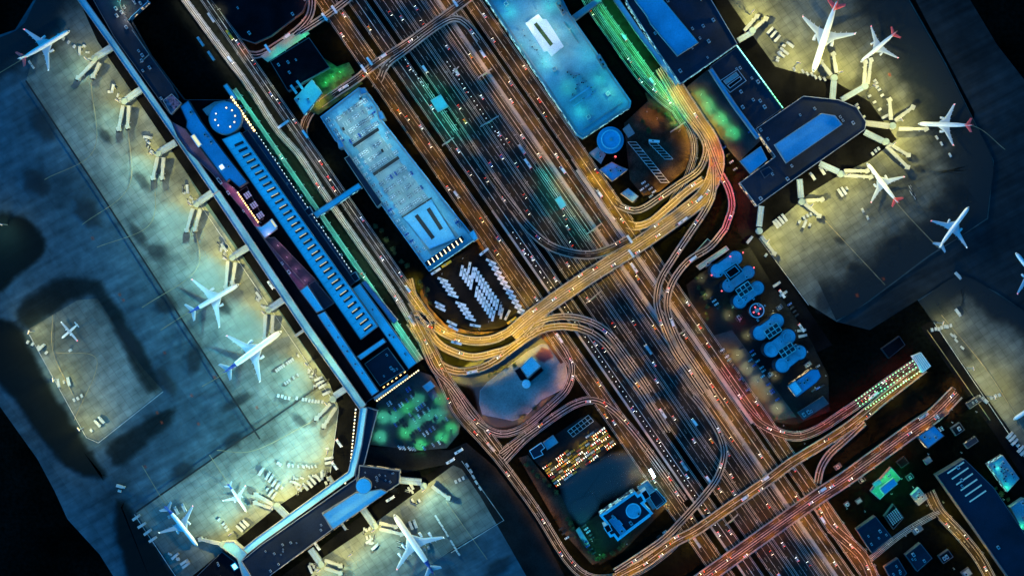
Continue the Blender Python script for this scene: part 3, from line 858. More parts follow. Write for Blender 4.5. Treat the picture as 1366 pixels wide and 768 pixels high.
CNAME = {'amber': 'amber', 'gold': 'golden', 'red': 'reddish', 'orange': 'orange', 'green': 'green', 'teal': 'teal', 'white': 'white', 'lemon': 'pale yellow', 'cyan': 'cyan', 'cool': 'cool white', 'rose': 'rose', 'mint': 'mint green'}
NLAMP = 0
for ri, r in enumerate(ROADS):
    if not r.lamp: continue
    acc = r.gap * .5; sd = 1
    for i in range(1, len(r.q)):
        acc += (r.q[i] - r.q[i - 1]).length / S
        if acc < r.gap: continue
        acc = 0; sd = -sd if r.w > 9 else sd
        v = r.q[i]; n = r.nn[i]
        if not inframe(v, 30): continue
        if (not r.elev) and covered(v, r, 2): continue
        s = sd * (r.w / 2 - (.1 if r.elev else -.9))
        p = v + n * s
        pr = lamp_proto('highway_lamp' if r in EXP else 'bridge_lamp' if r.elev else 'street_lamp', r.lamp, r.power * (1.15 if r.elev else 1.25), 7.5 if r.elev else 11 if r.w > 12 else 9.5, 1.8 if r.w > 12 else 1.3)
        inward = n * (-sd)
        pr.place((p.x, p.y, p.z + (1.08 if r.elev and r.par else 0)), math.atan2(inward.y, inward.x) - math.pi / 2, '%s street lamp on the %s' % (CNAME[r.lamp], r.place), 'street lamp', 'street lamps along the %s' % r.place, True)
        NLAMP += 1
print('street lamps', NLAMP)

# ------------------------------------------------------------------ western terminal
c = W(400, 320)
T1 = thing('terminal_building', 'long terminal with a ribbed blue roof of lit skylights beside the western apron', 'terminal', (c.x, c.y, 0))
FOOT = [(100, -14), (152, -14), (200, 72), (246, 133), (320, 133), (470, 353), (487, 375), (556, 484), (500, 529), (483, 541), (408, 436), (288, 257), (230, 173), (150, 61)]
block(T1, 'base_roof', FOOT, 0, 9, 'roof_black', 'wall_dark')
cor = [(94, -20), (150, 58), (230, 173), (288, 257), (408, 436), (484, 543)]
q = smooth([W(x, y, 13) for x, y in cor], 30)


def strip_block(root, name, pts, w_, z0, h, roof, wall='wall'):
    q = [W(x, y, h) for x, y in pts]
    nn = []
    for i in range(len(q)):
        d1 = (q[i] - q[i - 1]).normalized() if i else (q[1] - q[0]).normalized()
        d2 = (q[i + 1] - q[i]).normalized() if i < len(q) - 1 else d1
        n1, n2 = Vector((-d1.y, d1.x, 0)), Vector((-d2.y, d2.x, 0)); b = (n1 + n2).normalized(); nn.append(b / max(.5, b.dot(n1)))
    L_ = [(q[i] + nn[i] * w_ * S / 2) for i in range(len(q))]; R_ = [(q[i] - nn[i] * w_ * S / 2) for i in range(len(q))]
    return block(root, name, [(v.x, v.y) for v in L_ + R_[::-1]], z0, h, roof, wall, world=True)


strip_block(T1, 'pier_corridor', cor[:4], 9, 0, 13, 'roof_mid')
strip_block(T1, 'pier_corridor', cor[3:], 11, 0, 13.2, 'roof_mid')
block(T1, 'north_roof', [(116, -14), (150, -14), (172, 30), (199, 73), (228, 112), (238, 130), (226, 152), (152, 50)], 9, 15, 'roof_navy', 'wall_dark')
MB().bar(W(187, 84, 15.1), W(199, 73, 15.1), .9, .6).build('roof_edge', 'parapet', T1)
MB().bar(W(199, 73, 15.1), W(176, 40, 15.1), .5, .5).build('roof_edge', 'parapet', T1)
block(T1, 'roof_garden', [(217, 134), (229, 125), (242, 138), (228, 153)], 9, 17, 'rubble_roof' if 'rubble_roof' in MATS else 'roof_purple')
block(T1, 'blue_roof', [(240, 142), (251, 134), (268, 162), (300, 205), (330, 243), (319, 250), (306, 239), (302, 243), (248, 170), (249, 162)], 9, 22, 'roof_blue', 'wall_dark')
block(T1, 'purple_roof', [(228, 162), (247, 172), (302, 243), (318, 256), (344, 298), (360, 318), (420, 371), (400, 388), (330, 288), (282, 231), (250, 202), (236, 182)], 9, 16, 'roof_purple', 'wall_dark')
block(T1, 'dark_roof', [(352, 318), (366, 316), (426, 378), (410, 384)], 16, 17, 'roof_navy', 'wall_dark')
block(T1, 'grey_roof', [(412, 379), (420, 374), (446, 404), (432, 413)], 9, 18, 'roof_navy', 'wall_dark')
block(T1, 'blue_roof', [(341, 302), (349, 302), (361, 293), (370, 305), (353, 318)], 16, 20, 'roof_bright')
# round roof with a ring of lamps
cc = W(300.5, 157.5, 25)
rr = MB(); rr.cyl(cc.x, cc.y, 9, 25, 16.3, 48, 0); rr.annulus(cc.x, cc.y, 25, 25.8, 15.6, 16.3, 48, 0); rr.cyl(cc.x, cc.y, 24.9, 25.15, 15.6, 48, 1)
o = rr.build('round_roof', ['wall', 'roof_blue'], T1)
for k in range(10):
    a = 2 * math.pi * k / 10 + .2
    if k in (3, 7): continue
    lm = MB(); lm.cyl(cc.x + 10 * math.cos(a), cc.y + 10 * math.sin(a), 25.15, 25.7, .95, 10, 0); lm.cyl(cc.x + 10 * math.cos(a), cc.y + 10 * math.sin(a), 25.7, 25.8, .75, 10, 1)
    lm.build('skylight', ['metal', 'warm_lamp' if k not in (4, 6) else 'white_lamp'], o)
block(T1, 'entrance_canopy', [(270, 146), (286, 136), (300, 134), (304, 140), (276, 154)], 9, 18, 'roof_deck')
# the ribbed roof
RIB = [(296, 186), (320, 176), (504, 435), (481, 453)]
block(T1, 'ribbed_roof', RIB, 9, 27, 'roof_bright', 'wall')
for k in range(33):
    t = .045 + k * .0292
    l0 = (296 + 185 * t, 186 + 267 * t); r0 = (320 + 184 * t, 176 + 259 * t)
    p = W(l0[0] + (r0[0] - l0[0]) * .36, l0[1] + (r0[1] - l0[1]) * .36, 27); e = W(l0[0] + (r0[0] - l0[0]) * .84, l0[1] + (r0[1] - l0[1]) * .84, 27)
    d = (e - p).normalized(); n = Vector((-d.y, d.x, 0)); u = Vector((0, 0, 1.5)); z = Vector((0, 0, -.7))
    sk = MB()
    a_, b_ = p + z, e + z
    sk.add([a_ - n * 1.5, b_ - n * 1.5, b_ - n * .1 + u, a_ - n * .1 + u, a_ + n * 1.3, b_ + n * 1.3], [(0, 1, 2, 3), (0, 3, 4), (1, 5, 2)], 0)
    sk.add([a_ - n * .1 + u, b_ - n * .1 + u, b_ + n * .35 + u * .6, a_ + n * .35 + u * .6], [(0, 1, 2, 3)], 2)
    e0, e1 = a_ + (b_ - a_) * .08, b_ - (b_ - a_) * (.1 + .2 * R.random())
    sk.add([a_ + n * .35 + u * .6, b_ + n * .35 + u * .6, b_ + n * 1.3, a_ + n * 1.3], [(0, 1, 2, 3)], 2)
    sk.add([e0 + n * .45 + u * .62, e1 + n * .45 + u * .62, e1 + n * 1.05 + u * .3, e0 + n * 1.05 + u * .3], [(0, 1, 2, 3)], 2 if k < 2 else 1 if k > 7 and R.random() < .8 else 3)
    o = sk.build('skylight', ['roof_navy', 'warm_strip', 'glass', 'dim_strip'], T1)
    MB().bar(p - n * 2.3 - d * 5 + z, e - n * 2.3 + d * 2.2 + z, .35, .35).build('roof_rib', 'roof_mid', T1)
# green lit glazed edge, in two runs
for (p0, p1, nseg, mt) in (((337, 201), (371, 249), 12, 'lime_lamp'), ((390, 277), (459, 374), 30, 'green_lamp')):
    for k in range(nseg):
        a_ = W(p0[0] + (p1[0] - p0[0]) * k / nseg, p0[1] + (p1[1] - p0[1]) * k / nseg, 22); b_ = W(p0[0] + (p1[0] - p0[0]) * (k + .62) / nseg, p0[1] + (p1[1] - p0[1]) * (k + .62) / nseg, 22)
        g = MB(); g.bar(a_, b_, 1.9, .5); g.v = g.v; g.bar(a_ + Vector((0, 0, .5)), b_ + Vector((0, 0, .5)), 1.5, .08, 1)
        g.build('glazing_light', ['metal', mt], T1)
block(T1, 'glazed_edge', [(322, 178), (330, 173), (474, 376), (466, 382)], 9, 21.5, 'roof_navy', 'wall_dark')
block(T1, 'front_roof', [(300, 136), (308, 130), (470, 363), (463, 368), (330, 178)], 9, 15, 'roof_slate', 'wall_dark')
for k in range(13):
    t = k / 12; v = W(309 + 30 * t, 130 + 44 * t, 15.2); g = MB(); g.cyl(v.x, v.y, 14.3, 15.3, .9, 8, 0); g.cyl(v.x, v.y, 15.3, 15.9, 1.25, 10, 1, .9)
    g.build('canopy_lamp', ['metal', 'warm_lamp'], T1)
for k in range(42):
    t = k / 41; v = W(342 + 126 * t, 177 + 184 * t, 15.2); w2 = W(342 + 126 * t + 1, 177 + 184 * t + 1.45, 15.2); g = MB(); g.bar(v - Vector((0, 0, .5)), w2 - Vector((0, 0, .5)), 1., .7, 0); g.bar(v + Vector((0, 0, .2)), w2 + Vector((0, 0, .2)), .55, .1, 1)
    g.build('canopy_lamp', ['metal', 'white_lamp'], T1)
strip_block(T1, 'link_roof', [(300, 113), (314, 133)], 6, 9, 16, 'roof_bright')
# lit court with three lattice bays
block(T1, 'court_floor', [(317, 256), (329, 248), (352, 292), (343, 297)], 9, 10.5, 'roof_black', 'wall_dark')
for k in range(3):
    x, y = 330 + 8.5 * k, 260 + 13.5 * k
    g = MB(); v = W(x, y, 14)
    for i in range(-1, 2):
        for j in range(-1, 2):
            g.box(v.x + (i * 2.1) * math.cos(AX) - (j * 2.3) * math.sin(AX), v.y + i * 2.1 * math.sin(AX) + j * 2.3 * math.cos(AX), 10, 1.5, 1.5, 4, AX, 0, top=0)
    g.build('lattice_bay', 'roof_pale', T1)
for k in range(15):
    t = k / 14; v = W(317 + 27 * t, 257 + 39 * t, 17); g = MB(); g.box(v.x, v.y, 16, 1.5, 1.5, .8, AX, 0); g.box(v.x, v.y, 16.8, 1.2, 1.2, .25, AX, 1)
    g.build('court_lamp', ['metal', 'amber_lamp' if k % 4 else 'warm_lamp'], T1)
for (x, y, sx, sy, mt) in ((262, 187.5, 12, 4, 'warm_strip'), (296, 223, 4, 4.5, 'white_lamp'), (365, 298, 8, 2, 'warm_strip')):
    v = W(x, y, 22); g = MB(); g.box(v.x, v.y, 21, sx + 1.5, sy + 1, 1.8, AX, 0); g.box(v.x, v.y, 22.8, sx, sy * .8, .15, AX, 1); g.build('roof_lantern', ['roof_pale', mt], T1)
# lower blocks
block(T1, 'blue_roof', [(400, 388), (410, 380), (432, 413), (422, 417)], 9, 20, 'roof_bright')
block(T1, 'blue_roof', [(423, 420), (433, 415), (505, 522), (496, 528)], 9, 20.2, 'roof_bright')
block(T1, 'blue_roof', [(476, 475), (511, 451), (515, 456), (481, 480)], 9, 20.1, 'roof_bright')
block(T1, 'blue_roof', [(470, 385), (480, 378), (556, 484), (545, 492)], 9, 22, 'roof_bright')
block(T1, 'glazed_roof', [(482, 377), (487, 374), (530, 427), (525, 432)], 0, 18, 'roof_lav')
block(T1, 'blue_roof', [(498, 530), (543, 499), (545, 503), (500, 534)], 0, 12, 'roof_mid')
block(T1, 'sunken_roof', [(486, 485), (517, 463), (540, 494), (507, 515)], 9, 14, 'roof_navy', 'parapet')
for k in range(6):
    t = k / 5; v = W(512 + 28 * t, 516 - 20 * t, 14); g = MB(); g.box(v.x, v.y, 14, 2, 1, .6, CX, 0); g.box(v.x, v.y, 14.6, 1.8, .8, .1, CX, 1); g.build('court_lamp', ['metal', 'amber_lamp'], T1)
for k in range(20):
    t = k / 19; v = W(503 + 55 * t, 534 - 40 * t, 10); g = MB(); g.box(v.x, v.y, 9, 1.7, 1.5, .8, CX, 0); g.box(v.x, v.y, 9.8, 1.4, 1.2, .12, CX, 1); g.build('canopy_lamp', ['metal', 'warm_lamp'], T1)
block(T1, 'link_roof', [(462, 370), (474, 362), (480, 372), (468, 380)], 9, 19, 'roof_navy', 'metal')
block(T1, 'link_roof', [(402, 283), (413, 275), (418, 284), (407, 291)], 9, 18, 'roof_navy', 'metal')
units(T1, [(240, 142), (251, 134), (330, 243), (319, 250)], 22, 5, seed=3); units(T1, [(282, 231), (302, 243), (400, 380), (390, 375)], 16, 10, (3.5, 2, 1.5), seed=4)
units(T1, [(116, -14), (150, -14), (199, 73), (226, 150)], 15, 12, seed=5); units(T1, [(486, 485), (517, 463), (540, 494), (507, 515)], 14, 5, seed=6)
units(T1, [(470, 385), (480, 378), (556, 484), (545, 492)], 22, 5, (2, 1.5, 1.2), seed=7); units(T1, [(423, 420), (433, 415), (505, 522), (496, 528)], 20.2, 6, (2, 1.4, 1.2), seed=8)
units(T1, [(306, 142), (322, 134), (471, 352), (462, 366)], 15, 14, (2.5, 1.6, 1.2), seed=9)
sheet('planting_strip', [(338, 312), (346, 312), (408, 402), (404, 408)], 'turf')

# south pier
c = W(440, 680)
T2 = thing('terminal_pier', 'angled southern pier with navy roof, bright blue hall and small round roof', 'terminal', (c.x, c.y, 0))
strip_block(T2, 'pier_corridor', [(485, 543), (478, 592), (468, 632), (343, 722), (318, 742)], 9.5, 0, 13.1, 'roof_bright')
block(T2, 'navy_roof', [(490, 543), (504, 547), (486, 618), (474, 640), (474, 630), (483, 592)], 0, 12, 'roof_navy', 'wall')
block(T2, 'navy_roof', [(476, 637), (476, 656), (430, 684), (443, 706), (362, 766), (345, 785), (322, 748), (347, 727)], 0, 14, 'roof_navy', 'wall')
block(T2, 'navy_roof', [(479, 620), (534, 627), (533, 645), (514, 657), (476, 656)], 0, 14.2, 'roof_navy', 'parapet', pw=1.)
block(T2, 'hall_roof', [(430, 686), (474, 657), (508, 652), (517, 656), (444, 706)], 0, 19, 'roof_bright')
cc = W(485, 648, 22); rr = MB(); rr.cyl(cc.x, cc.y, 12, 22, 7.8, 36, 0); rr.cyl(cc.x, cc.y, 22, 22.4, 7.3, 36, 1); rr.build('round_roof', ['wall', 'roof_bright'], T2)
block(T2, 'west_roof', [(312, 722), (330, 738), (322, 748), (345, 785), (330, 790), (316, 745), (296, 730), (300, 722)], 0, 14.4, 'roof_mid')
units(T2, [(479, 620), (534, 627), (533, 645), (514, 657), (476, 656)], 14.2, 14, (1.8, 1.4, 1.2), seed=11); units(T2, [(476, 656), (430, 684), (443, 706), (362, 766), (322, 748)], 14, 12, (2, 1.5, 1.2), seed=12)
facade(T2, WP([(430, 684), (476, 656), (479, 620), (534, 627), (533, 645), (517, 656), (362, 766), (322, 748)], 14), 1, 12, world=True)
for k in range(24):
    t = k / 23
    x, y = (477 - 9 * t * 2, 548 + 70 * t * 2) if t < .0 else ((479 - 8 * min(1, t * 1.25) - 3 * max(0, t * 1.25 - 1) * 8, 546 + 84 * min(1, t * 1.25) + 14 * max(0, t * 1.25 - 1) * 4))
    v = W(x - 4.5, y, 11); g = MB(); g.box(v.x, v.y, 10.3, 1.7, 1.4, .8, 1.3, 0); g.box(v.x, v.y, 11.1, 1.4, 1.1, .12, 1.3, 1); g.build('canopy_lamp', ['metal', 'warm_lamp' if k % 3 else 'white_lamp'], T2)
c = W(300, 758)
t = building('annex_building', 'low black roofed annex with one teal lit skylight at the end of the southern pier', 'building', [(262, 768), (296, 735), (318, 752), (328, 770), (300, 800), (262, 800)], 8, 'roof_black', 'wall_dark', None, 4)
v = W(313, 755, 9); g = MB(); g.box(v.x, v.y, 7.3, 7, 6, 1.6, AX, 0); g.box(v.x, v.y, 8.9, 5, 4, .12, AX, 1); g.build('skylight', ['roof_teal', 'teal_lamp'], t)

# ------------------------------------------------------------------ eastern terminal
OCT = [(987, 244), (1034, 209), (1008, 172), (1072, 128), (1119, 133), (1143, 143), (1156, 163), (1154, 173), (1036, 256), (1010, 275)]
t = building('terminal_pier', 'dark octagonal pier end with one long bright blue roof, ringed by jet bridges', 'terminal', OCT, 16, 'roof_navy', 'wall', 'win_warm', 16, 21)
block(t, 'blue_roof', [(1033, 193), (1096, 151), (1114, 154), (1124, 166), (1049, 218)], 14, 20, 'roof_blue')
block(t, 'blue_roof', [(987, 215), (1015, 195), (1024, 213), (1001, 232)], 14, 18, 'roof_blue')
block(t, 'roof_rim', [(1014, 228), (1026, 222), (1032, 228), (1020, 238)], 14, 16.3, 'roof_navy', 'wall_dark')
t = building('terminal_hall', 'dark terminal hall edged by a green light strip, with a framed skylight box', 'terminal', [(948, 88), (983, 63), (1044, 145), (1010, 169), (1013, 185)], 15, 'roof_navy', 'wall_dark', None, 10, 23)
MB().bar(W(983, 61, 15.2), W(1030, 124, 15.2), 1.2, .5).build('roof_edge', 'metal', t)
for k in range(20):
    a_, b_ = [W(983 + 62 * s, 61 + 84 * s, 15.8) for s in (k / 20, (k + .8) / 20)]
    g = MB(); g.bar(a_, b_, .9, .15); g.build('edge_light', 'teal_lamp' if k < 12 else 'green_lamp', t)
block(t, 'skylight_box', [(960, 108), (984, 92), (996, 108), (974, 124)], 14, 17, 'roof_navy', 'metal')
block(t, 'skylight', [(965, 108), (982, 96), (986, 101), (969, 113)], 16, 18.5, 'roof_deck')
block(t, 'skylight', [(970, 114), (987, 102), (990, 106), (974, 118)], 16, 18.2, 'roof_black', 'metal')
strip_block(t, 'link_roof', [(948, 92), (978, 138), (1012, 184)], 5, 10, 17.5, 'roof_blue')
t = building('terminal_hall', 'broad navy terminal roof with a stepped bright blue strip and four lit skylights', 'terminal', [(826, -24), (935, -24), (984, 59), (908, 112), (880, 72), (838, 6)], 18, 'roof_navy', 'wall', 'win_teal', 18, 25)
block(t, 'blue_roof', [(836, -20), (868, -20), (932, 57), (904, 75), (868, 32), (862, 20), (848, 2)], 16, 23, 'roof_blue')
for x, y in ((886, 7), (894, 20), (903, 32), (912, 43), (879, -4)):
    v = W(x, y, 19); g = MB(); g.cyl(v.x, v.y, 17, 19, 2.8, 12, 0); g.cyl(v.x, v.y, 19, 19.6, 2.1, 12, 1, 1.4); g.build('skylight', ['metal', 'lime_lamp' if y > 0 else 'warm_lamp'], t)
strip_block(t, 'kerb_canopy', [(806, -24), (850, 40), (904, 112)], 7, 5, 9, 'roof_mid')
building('link_bridge', 'pale teal roofed footbridge from the teal roofed car park over the green lit road', 'footbridge', [(763, 21), (798, -4), (803, 1), (768, 27)], 12, 'roof_teal', 'wall', None)

# ------------------------------------------------------------------ car parks
PA = [(427, 156), (478, 117), (487, 118), (504, 142), (508, 158), (612, 291), (622, 303), (634, 319), (572, 362), (528, 301), (506, 270), (455, 193), (447, 188)]
t = building('parking_garage', 'long teal roofed parking garage covered in rows of parked cars', 'car park', PA, 21, 'roof_deck', 'roof_blue', 'win_teal', 0, par=1.)
GAR = t
MB().ring(offset(WP(PA, 21), 2.5), offset(WP(PA, 21), 11), 20.2, 20.32).build('deck_edge', 'roof_teal', t)
for (x0, y0, x1, y1, wd) in ((471, 195, 505, 172, 3.4), (498, 233, 532, 210, 3.4), (457, 170, 459, 174, 2.4), (509, 199, 511, 203, 2.4)):
    a_, b_ = W(x0, y0, 21), W(x1, y1, 21); g = MB(); g.bar(a_ - Vector((0, 0, .68)), b_ - Vector((0, 0, .68)), wd, .12); g.build('light_well', 'dark', t)
    d = (b_ - a_).normalized(); n = Vector((-d.y, d.x, 0)); g = MB()
    for s in (-1, 1): g.bar(a_ + n * s * (wd / 2 + .2) - Vector((0, 0, .7)), b_ + n * s * (wd / 2 + .2) - Vector((0, 0, .7)), .3, .9)
    g.build('well_rail', 'metal', t)
block(t, 'recessed_roof', [(538, 290), (575, 266), (608, 318), (573, 332)], 20.3, 21.6, 'roof_blue', 'roof_blue')
for (x0, y0, x1, y1, mt) in ((555, 287, 578, 318, 'dark'), (571, 278, 589, 306, 'dark')):
    g = MB(); g.bar(W(x0, y0, 21.1), W(x1, y1, 21.1), 4, .1); g.build('light_well', mt, t)
MB().bar(W(536, 290, 21), W(576, 264, 21), 1.4, .5).build('ramp_edge', 'dark', t)
block(t, 'ramp_roof', [(565, 350), (616, 313), (621, 320), (570, 357)], 20.3, 21.3, 'roof_navy', 'roof_teal')
for k in range(9):
    x, y = 572.5 + 5.3 * k, 350.5 - 3.75 * k; g = MB(); g.bar(W(x - 1.8, y - 3, 21), W(x + 1.8, y + 3, 21), 1.1, .35, 0); g.bar(W(x - 1.6, y - 2.7, 21.35), W(x + 1.6, y + 2.7, 21.35), .8, .1, 1); g.build('ramp_light', ['metal', 'warm_lamp'], t)
block(t, 'stair_tower', [(459, 211), (466, 207), (510, 270), (503, 277)], 0, 23, 'roof_navy', 'parapet')
block(t, 'stair_tower', [(478, 118), (487, 117), (490, 124), (482, 127)], 0, 24, 'roof_blue')
block(t, 'stair_tower', [(503, 148), (509, 148), (514, 158), (506, 161)], 0, 24, 'roof_blue')
block(t, 'stair_tower', [(624, 312), (632, 306), (638, 318), (632, 322)], 0, 24, 'roof_pale')
block(t, 'stair_tower', [(449, 186), (455, 186), (460, 196), (452, 198)], 0, 24, 'roof_blue')
building('link_bridge', 'bright blue footbridge crossing from the ribbed roof terminal to the parking garage', 'footbridge', [(417, 284), (478, 244), (483, 250), (422, 291)], 14, 'roof_bright', 'wall', 'win_teal')

PB = [(636, -20), (741, -20), (760, 18), (842, 135), (841, 143), (778, 184), (770, 179)]
t = building('parking_garage', 'large teal parking garage whose green lit roof carries a white framed garden', 'car park', PB, 22, 'roof_teal', 'roof_teal', 'win_teal', 0, par=1.)
GB = t
MB().ring(offset(WP(PB, 22), 1.5), offset(WP(PB, 22), 3.), 21.3, 21.45).build('deck_edge', 'roof_deck', t)
q = WP([(701, 31), (718, 19), (724, 26), (729, 26), (752, 62), (736, 75), (730, 68), (726, 69)], 26)
m = MB(); hole = WP([(712, 33), (716, 30), (738, 59), (734, 62)], 26)
g = MB(); g.prism(q, 21.4, 26, 0); g.build('garden_canopy', 'roof_pale', t)
g = MB(); g.prism(hole, 26.02, 26.1, 0); o = g.build('roof_garden', 'turf', t)
for (x, y) in ((740, 92.5), (785, 156), (675, 5), (811, 125)):
    v = W(x, y, 24); k = [(x - 3.5, y - .5), (x + .8, y - 4), (x + 3.5, y + .5), (x - .8, y + 4)]
    block(t, 'stair_head', k, 21.3, 24, 'roof_teal', 'paint')
for (x, y) in ((748, 12), (802, 84)):
    block(t, 'stair_tower', [(x - 7, y - 8), (x - 2, y - 12), (x + 8, y + 4), (x + 3, y + 9)], 0, 25, 'roof_teal', 'parapet')
    block(t, 'stair_shaft', [(x - 3.5, y - 5), (x - .5, y - 7), (x + 2, y - 3), (x - 1, y - 1)], 24.4, 25.6, 'roof_black', 'parapet')
    block(t, 'stair_shaft', [(x, y + 1), (x + 3, y - 1), (x + 5, y + 3), (x + 2, y + 5)], 24.4, 25.6, 'roof_black', 'parapet')
MB().bar(W(752, 30, 21.3), W(772, 58, 21.3), .7, 1.).build('deck_wall', 'roof_deck', t)
MB().bar(W(760, 135, 21.3), W(792, 113, 21.3), 1.2, .9).build('deck_wall', 'roof_blue', t)
MB().bar(W(765, 142, 21.3), W(797, 120, 21.3), .6, .6).build('deck_wall', 'roof_blue', t)
MB().bar(W(778, 172, 21.3), W(830, 137, 21.3), .8, .8).build('deck_wall', 'roof_deck', t)
for (x, y) in ((698, 40), (716, 14), (758, 60), (733, 80), (712, 62), (742, 40)):
    v = W(x, y, 26); lamp_proto('roof_lamp', 'white', .4, 12, 1.2).place((v.x, v.y, 21.35), math.atan2(48 - y, 0) if 0 else math.atan2(-(48 - y), 727 - x) - math.pi / 2, 'white roof lamp lighting the white framed garden', 'lamp post', 'white lamps round the white framed garden')
units(t, [(742, 100), (770, 82), (800, 125), (770, 145)], 22, 20, (2.6, 1.6, 1.2), 'roof_teal', seed=31); units(t, [(690, 40), (705, 40), (735, 85), (722, 92)], 22, 9, (2.6, 1.4, 1.), 'roof_teal', seed=32)
for (x, y, p) in ((679, 16, 1.), (733, 7, 1.2), (781, 70, 1.6), (729, 83, 1.2), (755, 116, 1.2), (800, 103, 1.2), (812, 121, 1.5), (775, 147, 1.2), (760, 40, .5), (826, 136, .6), (696, 60, .5)):
    v = W(x, y, 22); pr = lamp_proto('roof_lamp', 'teal' if p < 1.5 else 'mint', p * .16, 8, .6)
    pr.place((v.x, v.y, 21.35), R.uniform(0, 6), 'teal roof lamp post on the teal roofed garage', 'lamp post', 'lamp posts on the teal roofed garage')

# ------------------------------------------------------------------ control tower and its yard
v = W(815, 186, 78)
t = thing('control_tower', 'round blue control tower with a bright ring on its roof', 'control tower', (v.x, v.y, 0))
g = MB(); g.cyl(v.x, v.y, 0, 60, 5.5, 24, 0, 4.6); g.build('shaft', 'wall', t)
g = MB(); g.cyl(v.x, v.y, 56, 66, 7, 40, 0, 12.9); g.cyl(v.x, v.y, 66, 69, 12.9, 40, 0, 12.9); g.build('deck', 'roof_blue', t)
g = MB(); g.cyl(v.x, v.y, 69, 76, 9, 40, 0, 9.4); g.build('cab_glass', 'glass', t)
g = MB(); g.cyl(v.x, v.y, 76, 77.5, 9.6, 40, 0); g.build('cab_roof', 'roof_blue', t)
g = MB(); g.annulus(v.x, v.y, 77.5, 78.3, 8.3, 9.4, 48); g.build('roof_ring', 'roof_pale', t)
g = MB(); g.cyl(v.x, v.y, 77.5, 79, 1.6, 12); g.tube((v.x, v.y, 79), (v.x, v.y, 88), .2, .06); g.build('antenna', 'metal', t)
g = MB(); g.annulus(v.x, v.y, 78.3, 78.42, 8.6, 9.1, 48); g.build('ring_light', 'cool_ring' if 'cool_ring' in MATS else 'roof_pale', t)
building('tower_annex', 'grey triangular annex roof at the foot of the round control tower', 'building', [(786, 204), (797, 196), (808, 206), (802, 218)], 9, 'roof_deck', 'wall', None, 2, 41)
building('tower_office', 'blue office block with white parapet south of the round control tower', 'building', [(800, 226), (816, 216), (828, 222), (838, 226), (817, 242)], 11, 'roof_blue', 'parapet', 'win_warm', 4, 42)
building('depot_shed', 'pale blue shed at the lower corner of the tower yard', 'shed', [(828, 258), (838, 251), (852, 262), (844, 270)], 7, 'roof_mid', 'wall', None, 1, 43)
building('store_hut', 'small pale grey hut with a ridged roof beside the coach bays', 'hut', [(831, 172), (839, 165), (847, 178), (838, 184)], 5, 'pavement', 'wall', None)
v = W(821, 209, 14); t = thing('radar_mast', 'red lit lattice mast next to the round control tower', 'mast', (v.x, v.y, 0))
g = MB()
for i in range(4):
    a = math.pi / 2 * i; g.tube((v.x + 2 * math.cos(a), v.y + 2 * math.sin(a), 0), (v.x + .6 * math.cos(a), v.y + .6 * math.sin(a), 14), .2, .12)
for z in (3, 6, 9, 12): g.annulus(v.x, v.y, z, z + .2, 1.9 - z * .1 - .2, 1.9 - z * .1, 4)
g.build('lattice', 'car_red', t); g = MB(); g.cyl(v.x, v.y, 14, 15.4, .9, 10, 0, .5); g.build('beacon', 'red_lamp', t); light(t, 'red', 2600, (0, 0, 18))
# painted coach bays
for n_, (x0, y0, x1, y1) in ((13, (843, 190, 884, 240)), (6, (871, 191, 889, 209))):
    m = MB()
    for k in range(n_):
        x, y = x0 + (x1 - x0) * k / (n_ - 1), y0 + (y1 - y0) * k / (n_ - 1)
        a, b, c_, d = [W(x + dx, y + dy, 0) for dx, dy in ((-6, 0), (5, 0), (8.3, 3.8), (-3, 3.8))]
        for s_, e_ in ((a, b), (b, c_), (c_, d), (d, a)):
            dd = (e_ - s_).normalized(); nn_ = Vector((-dd.y, dd.x, 0)) * .28; z = LAY[0] + .06
            m.add([(p.x, p.y, z) for p in (s_ - nn_, e_ - nn_, e_ + nn_, s_ + nn_)], [(0, 1, 2, 3)])
    struct(m.build('bay_marking', 'paint'))

# ------------------------------------------------------------------ island buildings
t = building('pump_house', 'pale square roofed pump house alone on the grey island lot', 'building', [(694, 490), (709, 475), (722, 488), (704, 504)], 9, 'roof_pale', 'wall', 'win_teal')
block(t, 'lower_roof', [(686, 494), (694, 489), (704, 505), (722, 489), (726, 494), (706, 511), (694, 507)], 0, 4, 'roof_black', 'wall_dark')
v = W(702, 512, 6); t = thing('water_tank', 'small round pale water tank beside the square pump house', 'tank', (v.x, v.y, 0))
g = MB(); g.cyl(v.x, v.y, 0, 5.6, 4.6, 28); g.build('shell', 'roof_teal', t); g = MB(); g.cyl(v.x, v.y, 5.6, 6.2, 4.75, 28, 0, 3.5); g.build('roof', 'roof_pale', t)
g = MB(); g.annulus(v.x, v.y, 5.65, 5.95, 4.3, 4.9, 28); g.build('rim', 'parapet', t)
# taxi pool offices and bay grid
building('pool_office', 'flat blue office roof with a pale outline beside the taxi pool', 'building', [(706, 601), (722, 590), (727, 597), (722, 601), (725, 606), (712, 612)], 5, 'roof_navy', 'roof_pale', None, par=.5)
building('pool_shelter', 'plain teal roofed shelter beside the taxi pool office', 'shelter', [(724, 590), (738, 580), (745, 590), (730, 600)], 5, 'roof_teal', 'wall', None)
m = MB()
for k in range(7):
    a, b = W(757 + 4.6 * k, 574 - 3.5 * k), W(764 + 4.6 * k, 582 - 3.5 * k); m.bar((a.x, a.y, LAY[0] + .05), (b.x, b.y, LAY[0] + .05), .4, .02)
for k in range(3):
    a, b = W(757 + 3.5 * k, 574 + 4 * k), W(784.6 + 3.5 * k, 553 + 4 * k); m.bar((a.x, a.y, LAY[0] + .04), (b.x, b.y, LAY[0] + .04), .4, .02)
struct(m.build('bay_marking', 'paint'))
